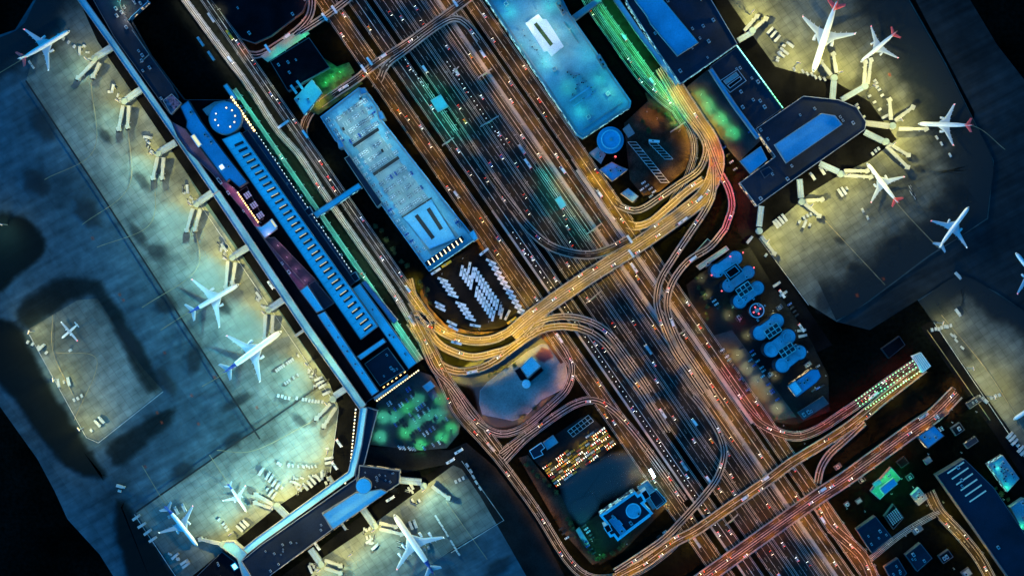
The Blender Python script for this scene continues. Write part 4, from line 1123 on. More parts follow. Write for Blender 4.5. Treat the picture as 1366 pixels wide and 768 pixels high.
# hotel
HT = [(800, 687), (847, 655), (851, 660), (856, 657), (862, 668), (858, 671), (871, 684), (824, 721), (819, 714), (814, 716), (806, 704), (811, 700)]
t = building('hotel_building', 'navy roofed hotel with glowing blue edges and a round helipad ring', 'hotel', HT, 30, 'roof_navy', 'wall', 'win_teal', 5, 51)
HOTEL = t
g = MB(); v = W(845, 681, 30); g.annulus(v.x, v.y, 29.3, 30.1, 6.4, 7.6, 48); g.build('helipad_ring', 'roof_pale', t)
g = MB(); g.cyl(v.x, v.y, 29.25, 29.9, 6.4, 40); g.build('helipad', 'roof_mid', t)
q = offset(WP(HT, 30), -.3); MB().ring(q, offset(q, 2.4), 30.02, 30.5).build('roof_rim', 'roof_bright', t)
for pts in ([(806, 683), (840, 659), (842, 662), (808, 686)], [(826, 715), (866, 685), (868, 688), (828, 718)]):
    block(t, 'screen_wall', pts, 30.3, 32, 'roof_pale', 'roof_bright')
for pts in ([(812, 694), (820, 688), (836, 708), (828, 714)], [(820, 697), (826, 693), (831, 699), (825, 703)]):
    block(t, 'plant_room', pts, 29.2, 32 if pts[0][0] < 815 else 33, 'roof_blue', 'roof_mid')
block(t, 'wing_roof', [(850, 650), (864, 640), (886, 668), (871, 680)], 0, 12, 'roof_teal', 'wall')
block(t, 'wing_roof', [(864, 660), (876, 652), (890, 668), (876, 679)], 0, 12.6, 'roof_navy', 'roof_bright')
block(t, 'stair_tower', [(855, 657), (862, 652), (868, 662), (861, 667)], 0, 33, 'roof_black', 'roof_pale'); block(t, 'stair_tower', [(805, 702), (812, 698), (817, 707), (810, 711)], 0, 33, 'roof_black', 'roof_pale')
facade(t, WP([(850, 650), (864, 640), (886, 668), (871, 680)], 12), 1, 11, 'win_teal', 8, world=True)
v = W(870, 631, 10); s = thing('hotel_sign', 'dazzling white lit sign board at the upper corner of the helipad hotel yard', 'sign', (v.x, v.y, 0))
g = MB(); g.box(v.x - 2, v.y + 1, 0, .4, .4, 9); g.box(v.x + 2, v.y - 3, 0, .4, .4, 9); g.build('post', 'metal', s)
g = MB(); g.box(v.x, v.y, 8, 9, 2.6, 2.6, AX - .1); g.build('lit_panel', 'cold_lamp', s); light(s, 'cool', 9000, (0, 0, 14))
g = building('garden_pavilion', 'small teal pavilion at the western corner of the helipad hotel yard', 'pavilion', [(768, 707), (773, 703), (786, 724), (780, 728)], 5, 'roof_teal', 'wall', None)
for (x, y) in ((768, 577),): pass

# ------------------------------------------------------------------ lobed blue building
LB = thing('lobed_building', 'blue office complex of paired round lobes with white grid skylights', 'building', tuple(W(1005, 410)))


def lobe(x0, y0, x1, y1, r, h, mt='roof_lobe'):
    a, b = W(x0, y0, h), W(x1, y1, h); d = (b - a).normalized(); t0 = math.atan2(d.y, d.x); r *= S; q = []
    for c_, s in ((b, t0), (a, t0 + math.pi)):
        q += [(c_.x + r * math.cos(s + 2.2 * i / 8), c_.y + r * math.sin(s + 2.2 * i / 8)) for i in range(-8, 9)]
    block(LB, 'lobe', q, 0, h, mt, 'roof_navy', world=True)
    for c_ in (a, b):
        g = MB(); g.annulus(c_.x, c_.y, h - .65, h - .2, r * .5, r * .58, 24); g.build('roof_ring', 'roof_mid', LB)


for a in ((957, 361, 981, 344, 10, 24), (972, 381, 998, 363, 9.5, 22), (987, 402, 1010, 384, 10, 24), (1014, 444, 1036, 428, 10.5, 24), (1029, 466, 1051, 449, 11, 22), (1044, 487, 1066, 470, 10.5, 24)):
    lobe(*a)
block(LB, 'roof_court', [(964, 362), (982, 350), (992, 362), (974, 376)], 24.2, 26, 'roof_navy', 'roof_mid')
block(LB, 'roof_court', [(967.5, 363), (980.5, 354), (987.5, 362), (974.5, 371)], 26.2, 27, 'roof_black', 'roof_mid')
for (x, y) in ((993, 386), (1031, 441), (1050, 467)):
    u = Vector((math.cos(CX), math.sin(CX), 0)); w_ = Vector((math.cos(AX), math.sin(AX), 0)); c_ = W(x, y, 27)
    fr = MB(); gl = MB()
    cr = [c_ + u * sx * 7.5 + w_ * sy * 4.6 for sx, sy in ((-1, -1), (1, -1), (1, 1), (-1, 1))]
    gl.prism([(p.x, p.y) for p in cr], 21.5, 26.5); gl.build('skylight', 'glass', LB)
    for k in range(4):
        p = c_ + u * (-7.5 + 5 * k); fr.bar(p - w_ * 4.6 - Vector((0, 0, .4)), p + w_ * 4.6 - Vector((0, 0, .4)), .75, .6)
    for k in (-1, 0, 1):
        p = c_ + w_ * 4.6 * k; fr.bar(p - u * 7.5 - Vector((0, 0, .38)), p + u * 7.5 - Vector((0, 0, .38)), .75, .6)
    fr.build('skylight_frame', 'paint', LB)
v = W(1010, 414, 20); t = thing('beacon_tower', 'small round drum with a white ring and red beacons between the blue lobes', 'tower', (v.x, v.y, 0))
g = MB(); g.cyl(v.x, v.y, 0, 18, 7.2, 32); g.build('drum', 'roof_navy', t); g = MB(); g.annulus(v.x, v.y, 18, 18.7, 6.5, 7.4, 36); g.build('rim', 'roof_pale', t)
g = MB(); g.cyl(v.x, v.y, 18, 21, 2.2, 16); g.build('cap', 'paint', t)
for k in range(4):
    a = k * 1.57 + .5; g = MB(); g.cyl(v.x + 3.7 * math.cos(a), v.y + 3.7 * math.sin(a), 18, 19.3, .75, 8); g.build('beacon', 'red_lamp', t)
for (x, y) in ((991, 337), (1005.5, 357), (962.5, 388), (974, 342), (949, 367)):
    v = W(x, y, 25); g = MB(); g.cyl(v.x, v.y, 23.5, 26, .5, 8); g.cyl(v.x, v.y, 26, 26.8, .7, 8, 1); g.build('beacon', ['metal', 'red_lamp'], LB)
units(LB, [(950, 361), (981, 338), (1075, 465), (1044, 492)], 24.5, 26, (2.4, 1.8, 1.4), 'roof_mid', seed=61)
t = building('power_house', 'short rounded blue block with one pale square roof below the lobed building', 'building', [(1052, 515), (1082, 492), (1092, 492), (1096, 502), (1090, 510), (1064, 530)], 18, 'roof_blue', 'roof_navy', 'win_warm', 3, 62)
block(t, 'pale_roof', [(1051, 515), (1061, 507), (1071, 521), (1062, 529)], 17, 20, 'roof_pale')
building('grey_shed', 'dull grey shed at the lower end of the lobed building grounds', 'shed', [(1064, 550), (1098, 528), (1106, 538), (1072, 560)], 7, 'wall_dark', 'wall_dark', None, 3, 63)
building('glass_canopy', 'long narrow teal canopy beside the red curved ramp', 'canopy', [(929, 355), (969, 328), (973, 333), (934, 360)], 6, 'roof_teal', 'metal', None)
building('glass_canopy', 'short teal roof between the two curved ramps', 'canopy', [(922, 342), (944, 318), (950, 323), (932, 342)], 4, 'roof_navy', 'roof_teal', None)

# ------------------------------------------------------------------ lower right quarter
t = building('toll_canopy', 'striped pale blue canopy at the end of the green lit road', 'canopy', [(1217, 475), (1229, 470), (1242, 488), (1231, 497)], 8, 'roof_mid', 'roof_pale', None)
for k in range(5):
    g = MB(); g.bar(W(1219.5 + 2.3 * k, 475 - .9 * k, 7.4), W(1232 + 2.2 * k, 495 - 1.7 * k, 7.4), .8, .9); g.build('roof_rib', 'roof_pale', t)
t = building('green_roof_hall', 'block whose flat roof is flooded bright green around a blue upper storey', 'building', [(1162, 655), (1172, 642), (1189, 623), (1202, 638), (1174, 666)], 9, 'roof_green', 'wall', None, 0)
block(t, 'upper_storey', [(1174, 651), (1192, 637), (1198, 645), (1180, 660)], 8, 14, 'roof_blue', 'wall'); block(t, 'upper_storey', [(1164, 645), (1173, 638), (1177, 644), (1167, 650)], 8, 11, 'roof_teal', 'wall')
units(t, [(1175, 640), (1188, 626), (1194, 632), (1180, 646)], 9, 5, (2, 1.5, 1.2), seed=71)
for (x, y, p) in ((1176, 635, 1.7), (1166, 656, 1.5), (1199, 637, 1.8), (1186, 657, 1.3)):
    v = W(x, y); lamp_proto('roof_lamp', 'green', p * .9, 6, .5).place((v.x, v.y, 8.3), 0, 'green roof lamp on the green flooded block', 'lamp post', 'lamps on the green flooded block')
t = building('warehouse', 'huge dark navy warehouse with six slanted lit skylight slots', 'warehouse', [(1250, 634), (1287, 612), (1326, 650), (1400, 760), (1372, 800), (1360, 790)], 16, 'roof_navy', 'wall_dark', None, 6, 72)
for k in range(6):
    x, y = 1264 + 5.9 * k, 631 + 7.6 * k; a, b = W(x, y, 16), W(x + 22, y - 15, 16); g = MB(); g.bar(a - Vector((0, 0, .7)), b - Vector((0, 0, .7)), 1.6, .6, 0); g.bar(a - Vector((0, 0, .1)), b - Vector((0, 0, .1)), .7, .1, 1)
    g.build('skylight', ['metal', 'slot_light'], t)
t = building('depot_building', 'green lit service block with crowded rooftop plant at the far right edge', 'building', [(1318, 619), (1338, 607), (1360, 638), (1344, 656)], 11, 'roof_teal', 'wall', 'win_teal', 16, 73)
t = building('depot_building', 'dim teal roofed block in the lower right corner', 'building', [(1348, 676), (1366, 664), (1400, 690), (1380, 716), (1362, 704)], 11, 'roof_teal', 'wall', None, 6, 74)
building('office_block', 'small plain blue roofed office beside the wide red cross bridge', 'office', [(1224, 582), (1246, 567), (1260, 581), (1238, 598)], 13, 'roof_blue', 'wall_dark', 'win_warm', 3, 75)
building('office_block', 'dark navy block with three small lit slots left of the warehouse street', 'office', [(1143, 706), (1168, 688), (1190, 716), (1163, 737)], 12, 'roof_navy', 'wall_dark', None, 5, 76)
building('gate_hut', 'tiny dark hut with a pale outline above the green flooded block', 'hut', [(1196, 616), (1206, 608), (1213, 617), (1203, 624)], 5, 'roof_black', 'roof_navy', None)
t = building('plant_block', 'dark roof dotted with rows of small fans left of the amber street', 'building', [(1180, 688), (1192, 672), (1206, 690), (1192, 706)], 8, 'roof_black', 'wall_dark', None, 0)
for i in range(6):
    for j in range(6):
        v = W(1184 + 2.3 * i + 1.5 * j, 688 - 1.9 * i + 2.2 * j, 8); g = MB(); g.box(v.x, v.y, 7.3, 1.3, 1.2, 1, AX, 0); g.build('fan_unit', 'metal', t)
building('office_block', 'amber lit white block at the head of the warehouse street', 'office', [(1216, 660), (1226, 650), (1238, 664), (1226, 674)], 9, 'roof_deck', 'wall', 'win_warm', 5, 77)
building('office_block', 'very dark block with a bowed roof in the bottom right yards', 'office', [(1208, 740), (1228, 724), (1244, 744), (1224, 762)], 10, 'roof_navy', 'wall_dark', None, 4, 78)
building('office_block', 'very dark low block beside the amber street at the lower edge', 'office', [(1180, 756), (1198, 744), (1210, 764), (1194, 782)], 9, 'roof_navy', 'wall_dark', None, 4, 79)
building('yard_office', 'long low dark block between the lobed building and the toll canopy', 'building', [(1176, 465), (1200, 448), (1208, 460), (1186, 478)], 8, 'roof_black', 'roof_navy', None)
building('car_park_office', 'small flat pale blue roof beside the green lit car park', 'building', [(563, 515), (574, 507), (581, 515), (570, 523)], 6, 'roof_mid', 'wall', None)
building('car_park_office', 'small dark red roofed hut beside the green lit car park', 'building', [(570, 525), (578, 518), (586, 528), (577, 535)], 5, 'roof_purple', 'wall_dark', None)
# upper left parks
t = building('teal_pavilion', 'cyan lit blue pavilion roof at the corner of the upper road loop', 'building', [(392, 132), (416, 106), (430, 124), (406, 154)], 12, 'roof_mid', 'wall', 'win_teal', 2, 81)
t = building('terrace_building', 'dark flat building with a green lit terrace beside the upper cross overpass', 'building', [(360, 82), (412, 50), (440, 90), (384, 122)], 14, 'roof_black', 'wall_dark', None, 4, 82)
for k in range(7):
    a, b = W(427 + 4.4 * k, 112 - 2.6 * k), W(432 + 4.4 * k, 120 - 2.6 * k); pass
for (x0, y0, x1, y1) in ((396, 108, 404, 119), (388, 114, 396, 125)):
    g = MB(); g.bar(W(x0, y0, 14), W(x1, y1, 14), 2.5, 1.5); g.build('canopy_fin', 'roof_mid', t)
for (x, y, c_, p) in ((414, 126, 'cyan', 2.6), (418, 121, 'teal', 1.2), (383, 70, 'teal', 1.6), (372, 78, 'teal', 1.2), (408, 50, 'green', 1.5), (446, 104, 'green', 2.2), (455, 98, 'green', 1.8), (436, 112, 'green', 1.4), (398, 58, 'green', .9)):
    v = W(x, y); z = 11.3 if (x, y) in ((414, 126), (418, 121)) else 0
    lamp_proto('garden_lamp', c_, p * (.13 if c_ == 'green' else .3), 6 if z else 8, .5).place((v.x, v.y, z), 1., '%s garden lamp round the teal pavilion' % CNAME[c_], 'lamp post', 'garden lamps round the teal pavilion')
sheet('terrace', [(358, 84), (348, 76), (404, 36), (414, 46)], 'pavement'); sheet('terrace', [(412, 104), (428, 122), (474, 98), (466, 84)], 'turf')
t = building('dark_warehouse', 'black roofed shed filling the corner above the upper left road curve', 'warehouse', [(262, -24), (420, -24), (404, 16), (362, 48), (340, 58), (322, 52)], 8, 'roof_black', 'wall_dark', None, 8, 83)
building('kerb_office', 'lit white office cluster at the top edge beside the navy pier roof', 'building', [(160, 0), (186, -14), (198, 2), (176, 22), (166, 34), (158, 18)], 12, 'roof_navy', 'roof_blue', 'win_warm', 6, 84)

for k in range(14):
    a_ = -318 + 15.5 * k
    for b_ in (-58, -28):
        x, y = AB(a_ + (4 if b_ > -40 else 0), b_); v = W(x, y, 21)
        if k > 10 and b_ > -40 and False: continue
        lamp_proto('roof_lamp', 'cool', .2, 9, .6).place((v.x, v.y, 20.33), R.uniform(0, 6), 'cool white lamp post on the long garage roof', 'lamp post', 'lamp posts on the long garage roof')

for i_, (x, y, sx, sy, h_, rf, nm) in enumerate(((1258, 552, 16, 8, 5, 'roof_navy', 'long dark shed roof right of the small blue office'), (1278, 572, 14, 12, 7, 'roof_black', 'black flat roof above the dark warehouse'), (1296, 590, 18, 8, 6, 'roof_navy', 'narrow navy roof above the dark warehouse'), (1238, 614, 10, 8, 5, 'roof_slate', 'small slate roof left of the dark warehouse'),
                                             (1214, 636, 9, 7, 4, 'roof_navy', 'small navy roof right of the green flooded block'), (1146, 668, 8, 6, 4, 'roof_deck', 'pale grey kiosk left of the green flooded block'), (1224, 706, 14, 9, 6, 'roof_slate', 'slate roof on the side street corner'), (1262, 742, 16, 12, 7, 'roof_black', 'black roof between the amber street and the bowed block'),
                                             (1130, 672, 7, 5, 4, 'roof_mid', 'tiny blue kiosk under the wide red bridge'), (1300, 536, 20, 9, 6, 'roof_navy', 'navy depot roof beside the right service road'), (1150, 640, 9, 6, 4, 'roof_black', 'black kiosk near the red bridge'), (1118, 622, 10, 6, 4, 'roof_slate', 'slate kiosk inside the short red ramp'),
                                             (1040, 410, 9, 6, 5, 'roof_slate', 'slate hut right of the beacon drum'), (986, 424, 9, 5, 4, 'roof_black', 'dark red lit hut left of the beacon drum'), (1078, 486, 10, 6, 5, 'roof_lobe', 'grey hut right of the lower blue lobes'), (1028, 500, 8, 5, 4, 'roof_slate', 'slate hut between the car rows and the lobes'), (944, 352, 9, 6, 5, 'roof_lobe', 'grey hut above the upper blue lobes'), (1352, 744, 16, 14, 8, 'roof_teal', 'teal roof at the lower right corner'), (1290, 764, 12, 10, 5, 'roof_deck', 'pale roof beside the amber street'))):
    u, v_ = (UX, UY), (UY, -UX); pts = [(x + a * sx / 2 * v_[0] + b * sy / 2 * u[0], y + a * sx / 2 * v_[1] + b * sy / 2 * u[1]) for a, b in ((-1, -1), (1, -1), (1, 1), (-1, 1))]
    building('service_hut', nm, 'hut', pts, h_, rf, 'wall_dark', 'win_warm', 2, 200 + i_, par=.4)

# ------------------------------------------------------------------ aircraft
def airliner(nose, tail, span, desc, tailm='plane_blue', eng=2, tp='plane_wing', prop=False, tailcone=True):
    a, b = W(*nose), W(*tail); L = (a - b).length; c = (a + b) / 2; d = a - b; rot = math.atan2(d.y, d.x); sp = span * S / 2
    r = L * (.043 if not prop else .055); gz = .055 * L + .2; zc = gz + r
    t = thing('airliner' if not prop else 'propeller_plane', desc, 'airplane', (c.x, c.y, .1))
    prof = [(0, .06, -.25), (.008, .28, -.2), (.025, .52, -.13), (.05, .76, -.06), (.085, .93, -.02), (.125, 1, 0), (.3, 1, 0), (.5, 1, 0), (.64, 1, 0), (.72, .95, .05), (.8, .8, .18), (.87, .6, .34), (.93, .4, .5), (.975, .22, .62), (1, .08, .68)]
    n = 18; m = MB(); rings = []
    for s, k, up in prof:
        x = L * (.5 - s); rings.append([(x, r * k * math.cos(2 * math.pi * i / n), zc + r * up * .9 + r * k * math.sin(2 * math.pi * i / n)) for i in range(n)])
    m.loft(rings)
    cut = 10 if tailcone else 99
    for i in range(len(m.f)):
        if i // n >= cut and i < n * (len(prof) - 1): m.m[i] = 1
    fu = m.build('fuselage', ['plane_white', tailm], t, smooth=True, origin=Vector((0, 0, 0)))
    # cockpit glazing
    g = MB(); x = L * .5 - L * .03; g.box(x, 0, zc + r * .28, L * .014, r * .8, r * .2, 0, 0, taper=.8); g.build('cockpit_window', 'glass', t, Vector((0, 0, 0)))

    def foil(m, sts, mi=0):
        """stations (x_le, x_te, y, z, thickness)"""
        rg = []
        for xl, xt, y, z, th in sts:
            ch = xl - xt; rg.append([(xl, y, z), (xl - ch * .12, y, z + th * .5), (xl - ch * .4, y, z + th * .55), (xt, y, z + .02), (xl - ch * .4, y, z - th * .4), (xl - ch * .12, y, z - th * .4)])
        m.loft(rg, mi)
    O = Vector((0, 0, 0))
    for s in (-1, 1):
        m = MB()
        if prop:
            zz = zc + r * .9
            foil(m, [(L * .075, -L * .045, 0, zz, r * .3), (L * .07, -L * .04, s * sp * .4, zz + .05, r * .25), (L * .05, -L * .015, s * sp, zz + .1, r * .1)])
        else:
            z0 = zc - r * .45; dh = sp * .1
            foil(m, [(L * .14, -L * .095, 0, z0, r * .62), (L * .125, -L * .095, s * r * .9, z0 + .1, r * .55), (-L * .005, -L * .1, s * sp * .36, z0 + dh * .36, r * .32), (-L * .135, -L * .172, s * sp * .94, z0 + dh * .94, r * .1), (-L * .158, -L * .18, s * sp, z0 + dh * 1.02, r * .05)])
        wg = m.build('wing', 'plane_wing', t, O)
        if not prop:
            g = MB(); zt = zc - r * .45 + sp * .1; foil(g, [(-L * .15, -L * .18, s * sp * .985, zt, .25)]) if False else g.loft([[(-L * .15, s * sp * .985, zt), (-L * .178, s * sp * .985, zt), (-L * .178, s * sp * 1.0, zt), (-L * .15, s * sp * 1., zt)], [(-L * .175, s * sp * 1.0, zt + L * .028), (-L * .186, s * sp * 1.0, zt + L * .028), (-L * .186, s * sp * 1.008, zt + L * .028), (-L * .175, s * sp * 1.008, zt + L * .028)]])
            g.build('winglet', 'plane_white', wg, O)
            # flap fairings
            g = MB()
            for f in (.3, .5, .68):
                xx = -L * (.1 + max(0, f - .36) * .12); g.tube((xx + L * .02, s * sp * f, z0 + dh * f - r * .2), (xx - L * .022, s * sp * f, z0 + dh * f - r * .1), r * .13, r * .04, 6)
            g.build('flap_fairing', 'plane_white', wg, O)
        g = MB(); lx = -L * .165 if not prop else L * .01; lz = (zc - r * .45 + sp * .1 if not prop else zc + r) + .25
        g.cyl(lx, s * sp * .985, lz - .2, lz + .35, .42, 8); g.build('navigation_light', 'red_lamp' if s > 0 or tailm == 'plane_red' else 'white_lamp', wg, O)
        pos = [(.33, .045)] if eng == 2 else [(.36, .045), (.64, -.03)]
        if prop: pos = [(.28, .12)]
        for f, fx in pos:
            m = MB(); er = L * (.023 if eng == 2 else .019) if not prop else L * .024; el = L * .082 if not prop else L * .15; y = s * sp * f
            ez = (zc - r * .45 + sp * .1 * f - er * 1.15) if not prop else zc + r * .75
            x0 = L * fx + el * .5 if not prop else L * fx
            pr = [(0, .86), (.06, 1), (.45, 1.02), (.78, .8), (1, .56)]
            m.loft([[(x0 - el * q, y + er * k * math.cos(2 * math.pi * i / 14), ez + er * k * math.sin(2 * math.pi * i / 14)) for i in range(14)] for q, k in pr], 0, False)
            e = m.build('engine', 'engine' if not prop else 'plane_white', t, O, smooth=True)
            g = MB(); g.loft([[(x0 - el * q, y + er * k * math.cos(2 * math.pi * i / 14), ez + er * k * math.sin(2 * math.pi * i / 14)) for i in range(14)] for q, k in ((.05, .82), (.12, .8))], 0, True); g.build('fan', 'dark', e, O)
            if prop:
                g = MB()
                for kk in range(6):
                    aa = kk * math.pi / 3; g.tube((x0 + .15, y, ez), (x0 + .15, y + 2 * math.cos(aa), ez + 2 * math.sin(aa)), .14, .1, 4)
                g.build('propeller', 'dark', e, O)
            else:
                g = MB(); g.bar((x0 - el * .4, y, ez + er * .7), (x0 - el * 1.15, y, ez + er * 1.2), .35, er * .5); g.build('pylon', 'plane_white', e, O)
        m = MB(); zt = zc + r * .55 if not prop else zc + L * .17
        hs = sp * .34
        if prop: foil(m, [(-L * .43, -L * .5, 0, zt, .4), (-L * .45, -L * .5, s * sp * .28, zt, .2)])
        else: foil(m, [(-L * .375, -L * .465, s * r * .25, zt, r * .28), (-L * .468, -L * .507, s * hs, zt + hs * .1, r * .08)])
        m.build('tailplane', tp, t, O)
    m = MB(); z0 = zc + r * .5; h = L * .135 if not prop else L * .15
    rg = []
    for xl, xt, z, th in ((-L * .33, -L * .47, z0, r * .3), (-L * .36, -L * .475, z0 + r * .6, r * .24), (-L * .455, -L * .51, z0 + h, r * .12)):
        ch = xl - xt; rg.append([(xl, 0, z), (xl - ch * .3, th, z), (xt, 0.03, z), (xt, -.03, z), (xl - ch * .3, -th, z)])
    m.loft(rg); m.build('fin', tailm, t, O)
    for gx, gy in ((.4, 0), (-.04, .5), (-.04, -.5)):
        m = MB(); y = gy * r * 2.2; m.tube((L * gx, y, .8), (L * gx, y, gz + r * .4), .22, .3)
        for s in (-.4, .4): m.tube((L * gx, y + s - .2, .62), (L * gx, y + s + .2, .62), .6, .6, 12, 1)
        m.build('landing_gear', ['metal', 'rubber'], t, O)
    t.rotation_euler = (0, 0, rot)
    return t


airliner((95, 42), (29, 81), 64, 'white airliner with dark blue wings alone on the dim upper left stand', 'plane_white', tp='plane_red', tailcone=False)
airliner((320, 379), (254, 417), 74, 'blue tailed white airliner nosed in beside the purple terminal roof')
airliner((377, 441), (301, 496), 76, 'longest blue tailed airliner on the western apron, next to a cart row')
airliner((265, 727), (222, 673), 58, 'blue tailed airliner at the western stand of the southern pier')
airliner((330, 682), (305, 644), 36, 'smallest white jet with blue tail, parked between two rows of white trucks')
airliner((526, 684), (579, 762), 76, 'four engined white jumbo jet with blue tail south of the bright blue hall', eng=4)
airliner((83, 451), (105, 432), 33, 'small high winged propeller plane on the remote stand', 'plane_white', prop=True, tailcone=False)
airliner((1083, 98), (1114, 4), 74, 'longest red tailed airliner at the upper edge of the eastern apron', 'plane_red', tp='plane_red', tailcone=False)
airliner((1147, 84), (1194, 44), 56, 'red tailed airliner at the double jet bridge near the dark upper right corner', 'plane_red', tp='plane_red', tailcone=False)
airliner((1223, 166), (1294, 168), 55, 'red tailed airliner pointing straight at the octagonal pier end', 'plane_red', tp='plane_red', tailcone=False)
airliner((1155, 218), (1196, 271), 56, 'red tailed airliner nosed in below the octagonal pier end', 'plane_red', tp='plane_red', tailcone=False)
airliner((1291, 276), (1250, 331), 60, 'blue lit airliner taxiing across the dark eastern pavement', 'plane_white', tp='plane_wing', tailcone=False)
airliner((1353, 337), (1394, 389), 66, 'airliner cut off by the right edge on the dark pavement', 'plane_white', tailcone=False)
airliner((1350, 559), (1405, 523), 62, 'airliner nosing into view at the lower right apron edge', 'plane_white', tailcone=False)

# ------------------------------------------------------------------ gates: fixed bridge, rotunda, jet bridges
NG = [0]


def gate(where, fix, rot, arms, wdt=9., skin='connector', grp='west'):
    """fix: centreline of the fixed bridge; rot: rotunda; arms: list of ((x,y),(x,y))"""
    c = W(*rot)
    t = thing('gate_bridge', 'fixed boarding bridge with rotunda %s' % where, 'boarding bridge', (c.x, c.y, 0), 'fixed boarding bridges of the %s' % grp)
    h = 8.5
    q = [W(x, y, h) for x, y in fix]; d = (q[-1] - q[0]).normalized(); n = Vector((-d.y, d.x, 0)) * wdt * S / 2
    m = MB(); m.loft([[p - n - Vector((0, 0, 4)), p + n - Vector((0, 0, 4)), p + n, p - n] for p in q]); br = m.build('corridor', skin, t)
    m = MB(); rw = q[0] + (q[-1] - q[0]) * .03; re = q[-1]
    for s in (-1, 1): m.bar(rw + n * s * .92 + Vector((0, 0, .02)), re + n * s * .92 + Vector((0, 0, .02)), .35, .35)
    m.bar(rw + Vector((0, 0, .02)), re + Vector((0, 0, .02)), .3, .2); m.build('roof_rail', 'parapet', br)
    m = MB(); v = W(rot[0], rot[1], h); m.cyl(v.x, v.y, 3.5, h + .6, 3.4, 16, 0, top=1); m.cyl(v.x, v.y, 0, 3.5, 1., 10, 0); m.build('rotunda', ['bridge_skin', 'roof_deck'], t)
    m = MB()
    for k in range(2):
        p = q[0] + (q[-1] - q[0]) * (.35 + .4 * k); m.box(p.x, p.y, 0, .7, wdt * S * .8, h - 4, math.atan2(d.y, d.x))
    m.build('support', 'metal', t)
    for k, (a, b) in enumerate(arms):
        a_, b_ = W(a[0], a[1], h), W(b[0], b[1], h - 2); mid = a_ + (b_ - a_) * .52; o = Vector((0, 0, 3.1))
        j = thing('jet_bridge', 'pale jet bridge arm reaching out %s' % where, 'jet bridge', (a_.x, a_.y, 0), 'jet bridges of the %s' % grp)
        m = MB(); m.bar(a_ - o, mid - o, 3.5, 3.5); m.build('outer_tunnel', 'bridge_skin', j)
        m = MB(); m.bar(a_ + (b_ - a_) * .45 - o * .93, b_ - o * .93, 2.9, 2.9); m.build('inner_tunnel', 'bridge_skin', j)
        m = MB(); dd = (b_ - a_).normalized(); an = math.atan2(dd.y, dd.x); m.box(b_.x, b_.y, b_.z - 3.1, 4.6, 4.6, 3.6, an + .5, 0, taper=.92); m.box(b_.x + dd.x * 2.6, b_.y + dd.y * 2.6, b_.z - 3, 2.2, 3.6, 3.1, an + .2, 1); m.build('cab', ['bridge_skin', 'dark'], j)
        p = a_ + (b_ - a_) * .78; m = MB(); m.box(p.x, p.y, .9, 1.2, 4.4, .5, an); m.tube((p.x, p.y, 1), (p.x, p.y, p.z - 2.9), .5, .4, 8)
        for s in (-1.7, 1.7): m.tube((p.x - dd.y * s - dd.x * .25, p.y + dd.x * s - dd.y * .25, .6), (p.x - dd.y * s + dd.x * .25, p.y + dd.x * s + dd.y * .25, .6), .6, .6, 10, 1)
        m.build('drive_column', ['metal', 'rubber'], j)
    return t


WG = [('opposite the navy pier roof', [(150, 62), (128, 76)], (126, 78), [((127, 81), (104, 104)), ((133, 84), (124, 102))]),
      ('opposite the roof garden', [(188, 119), (168, 133)], (166, 135), [((164, 141), (158, 172)), ((172, 141), (170, 169))]),
      ('beside the long blue roof', [(234, 190), (212, 203)], (211, 205), [((210, 210), (204, 237)), ((218, 210), (216, 237))]),
      ('beside the round roof', [(284, 256), (264, 270)], (262, 272), [((257, 278), (249, 307)), ((267, 279), (260, 306))]),
      ('beside the purple roof', [(333, 328), (312, 341)], (310, 343), [((304, 348), (301, 383)), ((314, 350), (310, 377))]),
      ('beside the lit green strip', [(380, 398), (361, 411)], (358, 413), [((354, 419), (352.5, 451)), ((364, 420), (363, 442))]),
      ('beside the long bright blue roofs', [(460, 519), (446, 528)], (444, 532), [((441, 538), (422, 558)), ((448, 543), (432, 568))]),
      ('at the bend of the southern pier', [(384, 690), (371, 677)], (369, 675), [((364, 673), (341, 659)), ((364, 678), (340, 670))]),
      ('at the western tip of the southern pier', [(326, 741), (300, 727)], (297, 726), [((294, 725), (267, 719))]),
      ('below the bright blue hall', [(484, 679), (498, 699)], (500, 701), [((506, 697), (528, 702)), ((506, 705), (536, 712))]),
      ('at the lower edge of the southern pier', [(414, 732), (426, 749)], (428, 752), [((433, 747), (454, 754)), ((433, 757), (454, 764))]),
      ('at the eastern tip of the southern pier', [(533, 640), (562, 643)], (565, 648), [((576, 648), (598, 664))])]
for w_ in WG: gate(*w_)
EG = [('below the navy terminal roof', [(985, 54), (1004, 43)], (1004, 41), [((993, 41), (1010, 22)), ((1006, 39), (1022, 25))]),
      ('at the longest red tailed airliner', [(1111, 133), (1113, 108)], (1113, 104), [((1109, 100), (1095, 82)), ((1116, 97), (1112, 72))]),
      ('at the red tailed airliner by the dark corner', [(1123, 133), (1151, 117)], (1154, 115), [((1153, 112), (1155, 83)), ((1158, 112), (1162, 80))]),
      ('straight out of the octagonal pier', [(1154, 164), (1186, 168)], (1191, 168), [((1189, 160), (1187, 133)), ((1194, 161), (1218, 143)), ((1199, 172), (1236, 172))]),
      ('just below the octagonal pier tip', [(1154, 176), (1178, 188)], (1182, 189), [((1186, 192), (1212, 207)), ((1183, 195), (1211, 223))]),
      ('at the lower red tailed airliner', [(1094, 218), (1119, 229)], (1122, 232), [((1126, 228), (1157, 228)), ((1126, 234), (1162, 236))]),
      ('near the lower corner of the octagonal pier', [(1067, 239), (1069, 264)], (1070, 269), [((1075, 268), (1097, 266)), ((1074, 272), (1093, 288))]),
      ('at the lowest corner of the dark pier', [(1016, 275), (1013, 302)], (1013, 308), [((1016, 315), (1033, 338))])]
